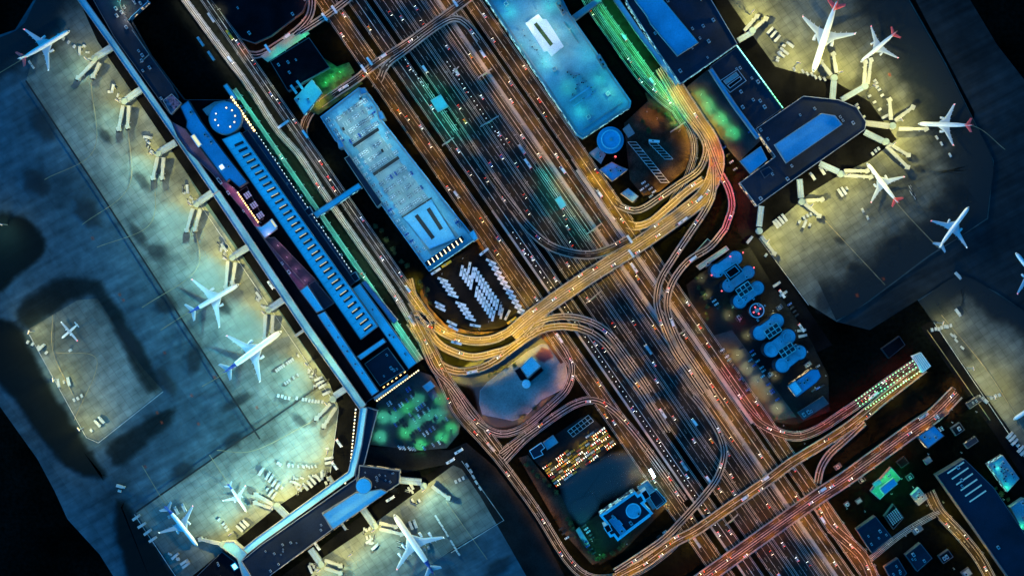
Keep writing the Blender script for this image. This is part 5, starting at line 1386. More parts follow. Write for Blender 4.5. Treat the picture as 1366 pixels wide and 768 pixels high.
for w_ in EG: gate(*w_, wdt=7.5, skin='bridge_skin' if w_[0].startswith('straight') else 'connector', grp='east')
MB0 = building('link_bridge', 'thin grey footbridge over the service road beside the blue terminal strip', 'footbridge', [(392, 447), (405, 438), (407, 441), (394, 450)], 8, 'connector', 'wall', None)
building('link_bridge', 'thin grey footbridge over the service road at the pier bend', 'footbridge', [(437, 637), (440, 634), (449, 648), (446, 651)], 8, 'connector', 'wall', None)

# ------------------------------------------------------------------ apron floodlights
FK = 2.3


def flood(x, y, ax, ay, p, desc, kind='apron', spot=2.2, h=24):
    v = W(x, y)
    t = thing('floodlight_mast', desc, 'floodlight', (v.x, v.y, 0), 'apron floodlight masts', True)
    m = MB(); m.cyl(0, 0, 0, h, .45, 8, 0, .25); m.build('mast', 'metal', t, Vector((0, 0, 0)))
    d = (W(ax, ay) - v).normalized(); an = math.atan2(d.y, d.x)
    m = MB(); m.box(0, 0, h, .8, 4, 1.1, an); m.build('lamp_frame', 'metal', t, Vector((0, 0, 0)))
    m = MB()
    for s in (-1.4, 0, 1.4): m.box(d.x * .5 - d.y * s, d.y * .5 + d.x * s, h + .1, .3, 1, .8, an)
    m.build('lamp', 'warm_lamp', t, Vector((0, 0, 0)))
    light(t, kind, p * (36000 if x > 150 else 30000) * FK * (1 if x < 800 else 1.35), (d.x * 2.5, d.y * 2.5, h - 1), radius=.8)
    dist = (W(ax, ay) - v).length
    light(t, 'throw' if x < 800 else 'ethrow', p * 17000 * FK * spot * (.4 if x < 150 and y > 400 else 2.4 if x < 800 else .3), (d.x * 2, d.y * 2, h + 1.5), 'SPOT', (d.x * dist, d.y * dist, 0), radius=.6, angle=125, blend=1.)
    return t


for (x, y, ax, ay, p, sp) in ((122, 82, 90, 110, .6, .8), (163, 137, 130, 190, .7, 1.1), (208, 207, 170, 260, .85, 1.6), (259, 274, 210, 330, 1., 2.2), (306, 345, 250, 400, 1.1, 2.6), (355, 416, 300, 460, 1.15, 2.8), (412, 484, 360, 530, 1.2, 2.4),
                              (438, 536, 380, 580, 1., 2.2), (440, 600, 370, 590, .8, 2.2), (405, 646, 340, 600, 1.2, 2.2), (366, 673, 300, 620, 1.0, 1.8), (312, 708, 270, 660, .9, 1.4),
                              (500, 703, 530, 760, .7, 1.4), (428, 756, 460, 800, .9, 1.), (566, 650, 610, 700, .85, 1.5), (470, 735, 500, 780, .45, 1.),
                              (1000, 20, 1030, 50, 1.1, 1.), (1060, 88, 1070, 40, 1., 1.2), (1116, 100, 1110, 50, 1.2, 1.2), (1160, 118, 1180, 90, .75, .7), (1196, 163, 1240, 130, .9, .8), (1186, 194, 1220, 230, .9, .8), (1126, 235, 1150, 270, .9, .9), (1078, 275, 1120, 310, 1.2, 1.2), (1020, 322, 1070, 370, .9, 1.4),
                              (1250, 430, 1280, 440, .35, .8), (1318, 528, 1345, 520, .95, .8), (1290, 490, 1330, 480, .2, 1.2),
                              (46, 442, 70, 450, .5, .7), (78, 505, 110, 500, .55, 1.), (112, 570, 140, 550, .55, .9)):
    flood(x, y, ax, ay, p, 'apron floodlight mast beside the service road', spot=sp)
for (x, y, ax, ay, p) in ((10, 300, 0, 320, .18), (96, 300, 160, 330, .0),):
    if p: flood(x, y, ax, ay, p, 'apron floodlight mast on the far taxiway')

# lamps in the green lit car parks
for (x, y, p) in ((510.5, 556, 1.3), (507, 583, 1.3), (529, 556, 1), (544.5, 544, 1.2), (558.5, 534, 1.6), (556, 563, 1.4), (542, 575, 1.5), (572.6, 553, 1.5), (589, 553, 1.2), (602, 571, 1.4), (590, 582, 1.4), (563, 592, 1.6), (587, 530, 1.1)):
    v = W(x, y); lamp_proto('parking_lamp', 'green' if (x * 7 % 3) > 1.2 else 'teal', p * 1.5, 4., .4).place((v.x, v.y, LAY[0]), R.uniform(0, 6), 'green parking lamp in the green lit car park', 'lamp post', 'lamps in the green lit car park')
for (x, y, p) in ((934, 128, .6), (942, 138, 1.3), (948, 146, .9), (958, 156, 1.3), (963, 162, 1.), (974, 176, 1.4), (978, 180, 1.), (930, 150, .5), (944, 172, .6)):
    v = W(x, y); lamp_proto('parking_lamp', 'green', p * 1.6, 4., .4).place((v.x, v.y, LAY[0]), R.uniform(0, 6), 'green parking lamp beside the eastern terminal hall', 'lamp post', 'lamps beside the eastern terminal hall')
for (x, y, p) in ((982, 473, 1.3), (996, 490, 1.5), (1010, 508, 1.4), (1023, 525, 1.5), (1035, 543, 1.5), (942, 394, .8), (972, 421, .9), (936, 371, .6), (997, 448, .9), (1034, 500, .7), (914, 401, .9), (932, 440, 1.)):
    v = W(x, y); lamp_proto('parking_lamp', 'lemon', p * .7, 4., .5).place((v.x, v.y, LAY[0]), R.uniform(0, 6), 'pale yellow parking lamp left of the lobed building', 'lamp post', 'lamps left of the lobed building')
for k in range(8):
    x, y = 738 + 9.5 * k, 630 - 7 * k
    v = W(x + (4 if k % 2 else -3), y + (5 if k % 2 else -4)); lamp_proto('parking_lamp', 'gold', 1.2, 7, .5).place((v.x, v.y, LAY[0]), R.uniform(0, 6), 'golden lamp standing in the taxi pool', 'lamp post', 'lamps in the taxi pool')
for (x, y, p) in ((668, 346, 1.), (684, 372, 1.2), (700, 398, 1.2), (706, 416, .9), (590, 366, .7), (618, 344, .6), (588, 408, .9), (604, 430, 1.), (640, 440, .6)):
    v = W(x, y); lamp_proto('parking_lamp', 'gold', p * .9, 9, .5).place((v.x, v.y, LAY[0]), R.uniform(0, 6), 'golden lamp at the rim of the bus yard', 'lamp post', 'lamps round the bus yard')
for (x, y) in ((606, 384), (624, 368), (650, 378), (640, 404), (622, 416), (668, 404), (652, 428)):
    v = W(x, y); lamp_proto('yard_lamp', 'white', .6, 11, .5).place((v.x, v.y, LAY[0]), R.uniform(0, 6), 'white lamp among the coaches in the bus yard', 'lamp post', 'white lamps in the bus yard')
for (x, y, p) in ((876, 160, 1.1), (862, 150, .7), (898, 140, 1.), (884, 240, .6), (905, 176, .6)):
    v = W(x, y); lamp_proto('parking_lamp', 'amber', p * .8, 9, .5).place((v.x, v.y, LAY[0]), R.uniform(0, 6), 'amber lamp at the coach park', 'lamp post', 'lamps of the coach park')
for (x, y, p, c_) in ((876, 650, 1.2, 'cyan'), (868, 640, 1.2, 'teal'), (886, 662, 1., 'cyan'), (790, 720, .8, 'teal'), (800, 738, .7, 'green'), (782, 705, .8, 'teal'), (836, 724, .6, 'cyan'), (892, 672, .9, 'lemon')):
    v = W(x, y); lamp_proto('garden_lamp', c_, p * .35, 6, .5).place((v.x, v.y, LAY[0]), 1, '%s garden lamp in the helipad hotel yard' % CNAME[c_], 'lamp post', 'lamps of the helipad hotel yard')
for (x, y, p, c_) in ((1044, 566, .7, 'green'), (1062, 574, .9, 'teal'), (1072, 590, .8, 'teal'), (1238, 640, .0, 'gold'), (1226, 664, 1.6, 'gold'), (1234, 672, 1.1, 'gold'), (1262, 690, 1.4, 'gold'), (1272, 702, 1.2, 'lemon'), (1328, 622, .9, 'teal'), (1340, 648, .9, 'green'), (1322, 630, .7, 'green'), (1360, 700, .6, 'green'), (1154, 730, .3, 'lemon'), (1206, 712, .3, 'lemon'), (172, 10, .8, 'lemon'), (164, 6, .6, 'teal'), (173, 30, .7, 'white'), (172, 20, 1., 'white'), (884, 112, .5, 'green'), (1250, 560, .6, 'teal'), (1268, 562, .5, 'cool'), (1300, 548, .4, 'teal'), (1236, 604, .5, 'lemon'), (1216, 648, .6, 'mint'), (1256, 668, 1.2, 'gold'), (1284, 720, 1., 'gold'), (1300, 748, 1., 'gold'), (1352, 728, .6, 'teal'), (1216, 700, .6, 'lemon'), (1188, 716, .4, 'lemon'), (1152, 680, .5, 'gold'), (1128, 676, .5, 'mint'), (1270, 756, .5, 'gold'), (1280, 602, .4, 'cool'), (1336, 664, .5, 'mint'), (1030, 414, .5, 'lemon'), (1052, 406, .5, 'cool'), (986, 428, .5, 'red'), (1080, 490, .5, 'lemon'), (1086, 516, .5, 'cool'), (960, 352, .5, 'mint'), (1060, 440, .5, 'cool'), (1100, 500, .4, 'lemon'), (976, 410, .5, 'mint'), (800, 96, .0, 'green')):
    if p:
        v = W(x, y); lamp_proto('yard_lamp', c_, p * .4, 7 if y > 60 else 15, .5).place((v.x, v.y, LAY[0]), 2, '%s yard lamp' % CNAME[c_], 'lamp post', 'yard lamps', True)
# teal lamps of the toll station on the central reservation
for (x, y, p) in ((570, 118, 1.2), (578, 128, 1.6), (584, 140, 1.3), (592, 152, 1.6), (598, 164, 1.3), (606, 174, 1.), (738, 254, 1.2), (745, 266, 1.6), (752, 278, 1.2), (762, 292, .9), (730, 242, .8), (772, 308, .5)):
    v = W(x, y); lamp_proto('toll_lamp', 'teal', p * .3, 8, 1.).place((v.x, v.y, LAY[0]), R.uniform(0, 6), 'teal lamp at the central toll lanes', 'lamp post', 'lamps of the central toll lanes', True)
building('toll_canopy', 'blue toll canopy across the upper central lanes', 'canopy', [(574, 134), (588, 126), (598, 142), (584, 150)], 6, 'roof_mid', 'metal', None)
building('toll_canopy', 'blue toll canopy across the lower central lanes', 'canopy', [(740, 266), (748, 261), (756, 274), (748, 279)], 6, 'roof_mid', 'metal', None)
# road studs of light in front of the tunnel
for row, (b0, cc_, m_) in enumerate(((0, 23, 'green_lamp'), (5, 12, 'green_lamp'), (9.5, 21, 'green_lamp'), (17.5, 24, 'green_lamp'))):
    for k in range(cc_):
        t_ = k / (cc_ - 1); x = 1141 + 83 * t_ + b0 * .52; y = 533 - 57 * t_ + b0 * .82
        v = W(x, y); o = MB(); o.cyl(0, 0, 0, 3.2, .16, 6, 0); o.cyl(0, 0, 3.2, 3.9, .72, 8, 1, .6)
        key = 'BOL'
        if key not in LP:
            ob = o.build('lamp_bollard', ['metal', m_]); LP[key] = Proto(ob)
        LP[key].place((v.x, v.y, .1), 0, 'green lamp bollard lining the road to the striped toll canopy', 'lamp bollard', 'green lamp bollards by the striped toll canopy')
for (x, y, p) in ((1160, 534, .8), (1180, 520, .9), (1200, 506, .9), (1218, 492, .8), (1150, 538, .5)):
    v = W(x, y); lamp_proto('yard_lamp', 'green', p * .25, 7, .5).place((v.x, v.y, LAY[0]), 2, 'green yard lamp on the road to the striped toll canopy', 'lamp post', 'yard lamps by the striped toll canopy')
# sign gantries
for (x0, y0, x1, y1, z, nm) in ((604, 98, 612, 89, 0, 'near the upper overpass'), (590, 194, 605, 184, 0, 'beside the rooftop garage'), (641, 169, 665, 155, 0, 'over the central lanes'), (638, 104, 656, 92, 0, 'below the teal garage'), (782, 404, 802, 388, 0, 'beyond the diagonal overpass'), (783, 312, 803, 298, 0, 'below the tower loops'), (905, 446, 914, 440, 0, 'on the outer brown road'), (968, 700, 984, 686, 0, 'by the upper cross bridge'), (895, 176, 914, 163, 0, 'across the road by the coach park')):
    a, b = W(x0, y0, 7.5), W(x1, y1, 7.5); c = (a + b) / 2
    t = thing('sign_gantry', 'grey sign gantry %s' % nm, 'gantry', (c.x, c.y, 0), 'sign gantries over the roads')
    m = MB(); m.tube((a.x, a.y, 0), a, .35, .3, 8); m.tube((b.x, b.y, 0), b, .35, .3, 8); m.build('post', 'metal', t)
    m = MB(); m.bar(a, b, 1.1, .9); m.build('beam', 'pavement', t)
    d = (b - a).normalized(); p = a + (b - a) * .3; q_ = a + (b - a) * .62; m = MB(); m.bar(p - Vector((-d.y, d.x, 0)) * .9 - Vector((0, 0, 1.6)), q_ - Vector((-d.y, d.x, 0)) * .9 - Vector((0, 0, 1.6)), .25, 3); m.build('sign_panel', 'roof_green', t)
# overpass sign portals at the ends of the upper overpass
for (x, y, nm) in ((446, 13, 'at the short upper edge overpass'), (433, 23, 'over the short overpass lanes'), (493, 82, 'at the lower end of the upper overpass'), (485, 92, 'over the kerb of the upper overpass'), (607, 4, 'at the top of the upper overpass'), (840, 319, 'on the diagonal overpass'), (842, 338, 'under the diagonal overpass sign'), (357, 65, 'on the upper left curve'), (378, 166, 'over the terminal kerb road'), (407, 179, 'at the foot of the cross overpass')):
    v = W(x, y, 10); t = thing('sign_portal', 'pale sign portal %s' % nm, 'gantry', (v.x, v.y, 0)); u = Vector((math.cos(AX), math.sin(AX), 0)) * (4.5 if (x, y) != (378, 166) else 1); n = Vector((-u.y, u.x, 0)).normalized()
    if (x, y) == (378, 166): u = Vector((math.cos(CX), math.sin(CX), 0)) * 6.5
    m = MB(); m.tube((v - u).to_tuple()[:2] + (0,), v - u, .3, .25, 8); m.tube((v + u).to_tuple()[:2] + (0,), v + u, .3, .25, 8); m.build('post', 'metal', t)
    m = MB(); m.bar(v - u, v + u, 2.4, 1.6); m.build('sign_board', 'roof_pale', t)

# ------------------------------------------------------------------ vehicles
PAINTS = ['white', 'silver', 'black', 'red', 'blue', 'yellow']


def car_mesh(paint, taxi=False, lamps=True):
    m = MB(); L, Wd = 4.6, 1.82
    m.loft([[(x, -y, z0), (x, y, z0), (x, y * .96, z1), (x, -y * .96, z1)] for x, y, z0, z1 in ((2.3, .78, .35, .62), (2.1, .88, .28, .8), (1.1, .91, .25, .95), (-1.6, .91, .25, .98), (-2.15, .88, .3, .95), (-2.3, .8, .4, .8))], 0)
    m.loft([[(x, -y, .95), (x, y, .95), (x2, y * .8, 1.42), (x2, -y * .8, 1.42)] for x, y, x2 in ((1.15, .82, .55), (-1.75, .82, -1.25))], 1)
    m.loft([[(x, -y, 1.42), (x, y, 1.42), (x, y * .9, 1.47), (x, -y * .9, 1.47)] for x, y in ((.5, .64), (-1.2, .64))], 0)
    for sx in (1.4, -1.4):
        for sy in (-.8, .8): m.tube((sx, sy - .1, .33), (sx, sy + .1, .33), .33, .33, 10, 2)
    if lamps:
        for sy in (-.62, .62):
            m.box(2.12, sy, .72, .36, .42, .14, 0, 3, taper=.7); m.box(-2.16, sy, .86, .3, .42, .13, 0, 4, taper=.7)
    else:
        for sy in (-.62, .62): m.box(2.12, sy, .72, .3, .36, .12, 0, 1, taper=.7)
    if taxi: m.box(-.2, 0, 1.47, .3, .7, .2, 0, 3 if lamps else 1)
    return m, ['car_' + paint, 'glass', 'rubber', 'head_lens', 'tail_lens']


CARP = {}


def car(kind, paint, lamps):
    k = (kind, paint, lamps)
    if k not in CARP:
        m, ml = car_mesh(paint, kind == 'taxi', lamps); o = m.build(kind, ml)
        if lamps and kind == 'car':
            light(o, 'white', 900, (2.4, 0, .95), 'SPOT', (14, 0, -.6), radius=.25, angle=62, blend=.8)
        CARP[k] = Proto(o)
    return CARP[k]


def bus_proto(kind, paint, lamps, L=10.8, Wd=2.45, Hh=3.1):
    k = (kind, paint, lamps, L)
    if k in CARP: return CARP[k]
    m = MB(); m.loft([[(x, -y, .35), (x, y, .35), (x, y, Hh - .15), (x, y * .9, Hh), (x, -y * .9, Hh), (x, -y, Hh - .15)] for x, y in ((L / 2, Wd / 2 * .92), (L / 2 - .4, Wd / 2), (-L / 2 + .2, Wd / 2), (-L / 2, Wd / 2 * .96))], 0)
    for s in (-1, 1): m.box(-.3, s * (Wd / 2), 1.5, L - 1.6, .06, .95, 0, 1)
    m.box(L / 2, 0, 1.2, .1, Wd * .82, 1.4, 0, 1)
    for sx in (L * .3, -L * .28):
        for sy in (-1, 1): m.tube((sx, sy * (Wd / 2 - .3), .5), (sx, sy * (Wd / 2), .5), .5, .5, 10, 2)
    if lamps:
        for sy in (-.9, .9): m.box(L / 2 + .03, sy, .7, .25, .4, .25, 0, 3); m.box(-L / 2 - .03, sy, .9, .2, .4, .25, 0, 4)
    o = m.build(kind, ['car_' + paint, 'glass', 'rubber', 'head_lens', 'tail_lens'])
    g = MB(); g.box(-L * .12, 0, Hh, L * .2, Wd * .62, .28, 0, 0, taper=.92); g.build('roof_unit', 'roof_deck', o, Vector((0, 0, 0)))
    CARP[k] = Proto(o); return CARP[k]


def truck_proto(paint, lamps, L=8.2):
    k = ('truck', paint, lamps, L)
    if k in CARP: return CARP[k]
    m = MB(); m.box(L / 2 - .95, 0, .5, 1.9, 2.3, 1.9, 0, 0, taper=.92); m.box(L / 2 - .03, 0, 1.4, .1, 1.9, .8, 0, 1); m.box(0, 0, .5, L, .9, .3, 0, 2)
    for sx in (L * .33, -L * .28):
        for sy in (-1, 1): m.tube((sx, sy * .85, .48), (sx, sy * 1.15, .48), .48, .48, 10, 2)
    if lamps:
        for sy in (-.8, .8): m.box(L / 2 + .03, sy, .75, .2, .4, .25, 0, 3); m.box(-L / 2, sy, .6, .2, .4, .2, 0, 4)
    o = m.build('truck', ['car_' + paint, 'glass', 'rubber', 'head_lens', 'tail_lens'])
    g = MB(); g.box(-1.1, 0, .85, L - 2.3, 2.45, 2.5, 0, 0); g.build('cargo_box', 'plane_white', o, Vector((0, 0, 0)))
    CARP[k] = Proto(o); return CARP[k]


def hdg(dx, dy): return math.atan2(-dy, dx)


# moving traffic
NC = 0
cand = []
for r in ROADS:
    if r.cars <= 0 or not r.lanes: continue
    e = r.w / 2 - .75; lw = 2 * e / r.lanes
    for k in range(r.lanes):
        s = -e + lw * (k + .5)
        fwd = 1 if (r in EXP[:3] + [D0, D1, T1S]) else -1 if r in EXP[3:] else (1 if k < r.lanes / 2 else -1)
        acc = R.uniform(0, 60)
        for i in range(1, len(r.q) - 1):
            acc += (r.q[i] - r.q[i - 1]).length
            gap = 95 / r.cars
            if acc < gap: continue
            acc = R.uniform(-.5, .45) * gap
            p = r.q[i] + r.nn[i] * s
            if not inframe(p, 2): continue
            if covered(p, r, 1.5): continue
            d = (r.q[i + 1] - r.q[i]) * fwd
            cand.append((r, p, math.atan2(d.y, d.x)))
R.shuffle(cand)
placed = []
for r, p, a in cand:
    if any((p.x - q.x) ** 2 + (p.y - q.y) ** 2 < 90 and abs(p.z - q.z) < 4 for q in placed): continue
    u = R.random(); z = (p.x, p.y, p.z + .03)
    if u < r.trucks * .6:
        b = R.choice(['white', 'white', 'silver', 'yellow']); bus_proto('bus', b, True).place(z, a, '%s bus on the %s' % (b, r.place), 'bus', 'buses on the roads', True)
    elif u < r.trucks * 1.3:
        b = R.choice(['white', 'blue', 'silver']); truck_proto(b, True).place(z, a, '%s box truck on the %s' % (b, r.place), 'truck', 'trucks on the roads', True)
    else:
        if NC >= 295: continue
        b = R.choice(['white', 'white', 'white', 'silver', 'silver', 'black', 'black', 'red', 'blue', 'yellow']); car('car', b, True).place(z, a, '%s car on the %s' % (b, r.place), 'car', 'cars driving on the %s' % r.place, True); NC += 1
    placed.append(p)
print('traffic', len(placed), NC)


def word(n):
    o = 'zeroth first second third fourth fifth sixth seventh eighth ninth tenth eleventh twelfth thirteenth fourteenth fifteenth sixteenth seventeenth eighteenth nineteenth'.split()
    if n < 20: return o[n]
    t = {2: 'twent', 3: 'thirt', 4: 'fort', 5: 'fift', 6: 'sixt', 7: 'sevent', 8: 'eight', 9: 'ninet'}[n // 10 % 10]
    if n >= 100: return 'hundred and ' + word(n - 100)
    return t + 'ieth' if n % 10 == 0 else t + 'y ' + o[n % 10]


# parked cars on the long garage roof
Z = 20.33
m = MB(); rowi = 0


def gcar(a, b, turn, txt):
    x, y = AB(a, b); v = W(x, y, 21.5); q = WP(PA, 21.5)
    if not inside((v.x, v.y), offset(q, 2.2)): return
    pt = R.choice(['white', 'white', 'white', 'white', 'white', 'silver', 'silver', 'silver', 'blue'])
    car('parked_car', pt, False).place((v.x, v.y, Z), turn + R.uniform(-.03, .03) + (math.pi if R.random() < .3 else 0), pt + ' car parked ' + txt, 'car', 'cars parked on the long garage roof')


WELLS = ((471, 195, 505, 172), (498, 233, 532, 210), (457, 170, 459, 174), (509, 199, 511, 203))


def nearwell(a, b):
    x, y = AB(a, b)
    for x0, y0, x1, y1 in WELLS:
        dx, dy = x1 - x0, y1 - y0; t = max(0, min(1, ((x - x0) * dx + (y - y0) * dy) / (dx * dx + dy * dy)))
        if math.hypot(x - x0 - t * dx, y - y0 - t * dy) < 5.5: return True
    return inside((x, y), [(532, 290), (577, 261), (612, 320), (571, 337)])


arow = [-318 + 11.6 * k for k in range(20)]
for ri_, a in enumerate(arow):
    if a > -108: break
    b = -66; k = 0
    while b < -22:
        k += 1
        if not nearwell(a, b):
            v0, v1 = W(*AB(a - 3.4, b - 1.8), 21), W(*AB(a + 3.4, b - 1.8), 21); d = Vector((0, 0, -.66))
            m.bar(v0 + d, v1 + d, .42, .02)
            if R.random() < .74: gcar(a, b, AX, '%s from the west in the %s inner rooftop row' % (word(k), word(ri_ + 1)))
        b += 3.6
for b, nm in ((-74.5, 'west'), (-10.5, 'east'), (-19, 'inner east')):
    a = -326; k = 0
    while a < -100:
        k += 1
        if b == -10.5 and a < -258: a += 3.6; continue
        if b == -19 and a > -262: break
        v0, v1 = W(*AB(a - 1.8, b - 3.4), 21), W(*AB(a - 1.8, b + 3.4), 21); q = offset(WP(PA, 21), 1.)
        if inside(v0, q) and inside(v1, q):
            d = Vector((0, 0, -.66)); m.bar(v0 + d, v1 + d, .28, .02)
            if R.random() < .55: gcar(a, b, CX, '%s from the top along the %s edge of the garage roof' % (word(k), nm))
        a += 3.6
m.build('bay_marking', 'paint', GAR)
m = MB()
for a0, bb in ((-245, 160), (-255, 135), (-200, 165), (-190, 140), (-165, 155), (-150, 130)):
    for k in range(9):
        v0, v1 = W(*AB(a0 + 3.6 * k, bb - 4), 22), W(*AB(a0 + 3.6 * k, bb + 4), 22); q = offset(WP(PB, 22), 4)
        if inside(v0, q) and inside(v1, q): d = Vector((0, 0, -.72)); m.bar(v0 + d, v1 + d, .25, .02)
m.build('bay_marking', 'roof_deck', GB)

# rows of white marker lamps on the grey carriageway
mk = MB(); mk.cyl(0, 0, 0, .5, .35, 8, 0); mk.cyl(0, 0, .5, .9, .42, 8, 1, .3); MK = Proto(mk.build('marker_lamp', ['metal', 'white_lamp']))
for (b_, a0, a1, st) in ((43, 5, 420, 8), (100, -296, -160, 7), (56, -330, -282, 6), (43, -60, 5, 9)):
    a = a0
    while a < a1:
        v = W(*AB(a, b_))
        if inframe(v) and not covered(v): MK.place((v.x, v.y, LAY[0]), 0, 'white marker lamp dotting the dark carriageway', 'marker lamp', 'white marker lamps on the dark carriageways', True)
        a += st
for k in range(10):
    v = W(300 + 12 * k, 235 + 15.5 * k, 16); lamp_proto('roof_lamp', 'rose', .2, 5, .4).place((v.x, v.y, 15.3), 1, 'rose coloured lamp on the purple terminal roof', 'lamp post', 'rose lamps on the purple terminal roof')  # lamps added only to tint the roof purple

# the bus yard
def buses(x0, y0, x1, y1, n, ang, txt, paint=('white',), L=11.):
    for k in range(n):
        t = k / max(1, n - 1); v = W(x0 + (x1 - x0) * t, y0 + (y1 - y0) * t)
        b = R.choice(paint); nm = '%s coach, %s from the top of %s in the bus yard' % (b, word(k + 1), txt) if n > 1 else '%s coach %s of the bus yard' % (b, txt)
        bus_proto('coach', b, False, L).place((v.x + R.uniform(-.15, .15), v.y + R.uniform(-.15, .15), LAY[0] + .02), ang + R.uniform(-.025, .025), nm, 'bus', 'coaches parked in the bus yard')


SA = hdg(-2.4, 12)
buses(626, 357, 631, 364, 2, SA, 'the short steep pair'); buses(634, 364, 663, 406, 10, SA, 'the long steep middle file'); buses(616, 361, 629, 379, 5, SA, 'the western steep file')
buses(636, 389, 658, 421, 8, SA, 'the lower steep middle file'); buses(667, 413, 669, 418, 2, SA, 'the lavender pair', ('silver',))
buses(591, 373, 605, 394, 5, hdg(12, 4), 'the upper western slanted stack'); buses(615, 405, 628, 425, 5, hdg(12, 4), 'the lower western slanted stack', ('white', 'silver')); buses(634, 434, 634, 434, 1, hdg(12, 2), 'at the lowest rim')
buses(655, 349, 697, 418, 12, hdg(12, 6), 'the eastern slanted stack'); buses(587, 406, 588, 411, 2, hdg(12, 6), 'the western rim pair'); buses(603, 431, 605, 437, 2, hdg(12, 6), 'the lower western rim pair')
buses(677, 420, 677, 420, 1, hdg(5, -10), 'leaning at the lower right rim', ('silver',)); buses(683, 427, 683, 427, 1, hdg(12, -8), 'lying along the lower right rim', ('yellow',)); buses(582, 362, 596, 352, 2, hdg(12, -8), 'the upper kerb row', ('yellow', 'white')); buses(646, 336, 646, 336, 1, hdg(6, -5), 'at the topmost corner')
buses(609, 457, 609, 457, 1, hdg(12, 3), 'standing just below the yard on the yellow loop')
bus_proto('coach', 'white', False).place(tuple(W(872, 189) + Vector((0, 0, LAY[0] + .05))), hdg(1, .1), 'single white coach in the top bay beside the round control tower', 'bus')
# taxis
for rw in range(8):
    for k in range(14):
        if R.random() < .2: continue
        a, b = 220 + rw * 4.1 + R.uniform(-.3, .3), -99 + k * 7.0 + R.uniform(-.5, .5)
        x, y = AB(a - (b + 50) * .02, b); v = W(x, y); b_ = R.choice(['yellow', 'yellow', 'yellow', 'yellow', 'white', 'black', 'red', 'silver'])
        car('taxi', b_, R.random() < .45).place((v.x, v.y, LAY[0] + .02), CX + (0 if rw % 2 else math.pi), '%s taxi, %s from the west in the %s taxi pool row' % (b_, word(k + 1), word(rw + 1)), 'taxi', 'taxis waiting in the taxi pool')
# other parked cars
NP = 0
NG_ = sum(1 for o, _, _ in REG if o.name.startswith('parked_car'))


def carrow(x0, y0, x1, y1, n, ang, txt, occ=.72, g='cars in the car parks'):
    global NP
    for k in range(n):
        if R.random() > occ or NP + NG_ > 298: continue
        t = k / max(1, n - 1); v = W(x0 + (x1 - x0) * t, y0 + (y1 - y0) * t); b = R.choice(['white', 'silver', 'black', 'black', 'blue'])
        car('parked_car', b, False).place((v.x, v.y, LAY[0] + .03), ang + R.uniform(-.04, .04), '%s car parked %s %s' % (b, word(k + 1), txt), 'car', g); NP += 1


for j, (x0, y0, x1, y1, n) in enumerate(((515, 541, 553, 513, 13), (521, 550, 556, 524, 12), (528, 566, 566, 538, 13), (533, 573, 572, 545, 13), (548, 580, 586, 552, 11), (553, 588, 596, 558, 11), (533, 596, 553, 598, 7), (566, 597, 590, 588, 7))):
    carrow(x0, y0, x1, y1, n, AX, 'from the west in the %s row of the green lit car park' % word(j + 1))
for j, (x0, y0, x1, y1, n) in enumerate(((960, 462, 978, 488, 7), (988, 464, 994, 474, 3), (1000, 480, 1008, 490, 4), (1014, 498, 1024, 512, 5), (1028, 520, 1036, 532, 5), (984, 500, 1000, 524, 6), (1002, 468, 1018, 494, 7))):
    carrow(x0, y0, x1, y1, n, CX, 'from the top in the %s row left of the lobed building' % word(j + 1))
for j, (x0, y0, x1, y1, n) in enumerate(((932, 148, 944, 166, 5), (938, 158, 949, 175, 4), (990, 166, 1000, 176, 3), (960, 188, 980, 226, 5))):
    carrow(x0, y0, x1, y1, n, CX, 'from the top in the %s row by the eastern terminal hall' % word(j + 1))
for j, (x0, y0, x1, y1, n) in enumerate(((748, 704, 756, 716, 3), (779, 700, 790, 716, 5), (780, 722, 792, 736, 4), (880, 664, 890, 676, 4), (878, 714, 886, 708, 2))):
    carrow(x0, y0, x1, y1, n, CX, 'from the top in the %s row round the helipad hotel' % word(j + 1))
for j, (x0, y0, x1, y1, n) in enumerate(((852, 250, 868, 262, 5), (858, 244, 872, 256, 4), (836, 262, 852, 272, 4))):
    carrow(x0, y0, x1, y1, n, CX, 'from the top in the %s row south of the control tower' % word(j + 1))
for j, (x0, y0, x1, y1, n) in enumerate(((1046, 396, 1062, 420, 6), (1074, 470, 1090, 488, 4), (1028, 440, 1020, 432, 2), (946, 392, 958, 410, 5), (1084, 520, 1096, 514, 3))):
    carrow(x0, y0, x1, y1, n, CX, 'from the top in the %s row beside the blue lobes' % word(j + 1))
for j, (x0, y0, x1, y1, n) in enumerate(((1246, 556, 1256, 552, 4), (1252, 572, 1262, 568, 4), (1222, 664, 1230, 676, 5), (1252, 680, 1272, 700, 9), (1262, 560, 1276, 546, 5), (1340, 612, 1346, 622, 4))):
    carrow(x0, y0, x1, y1, n, AX, 'from the top in the %s row around the lower right yards' % word(j + 1))

# apron vehicles
AP = {}


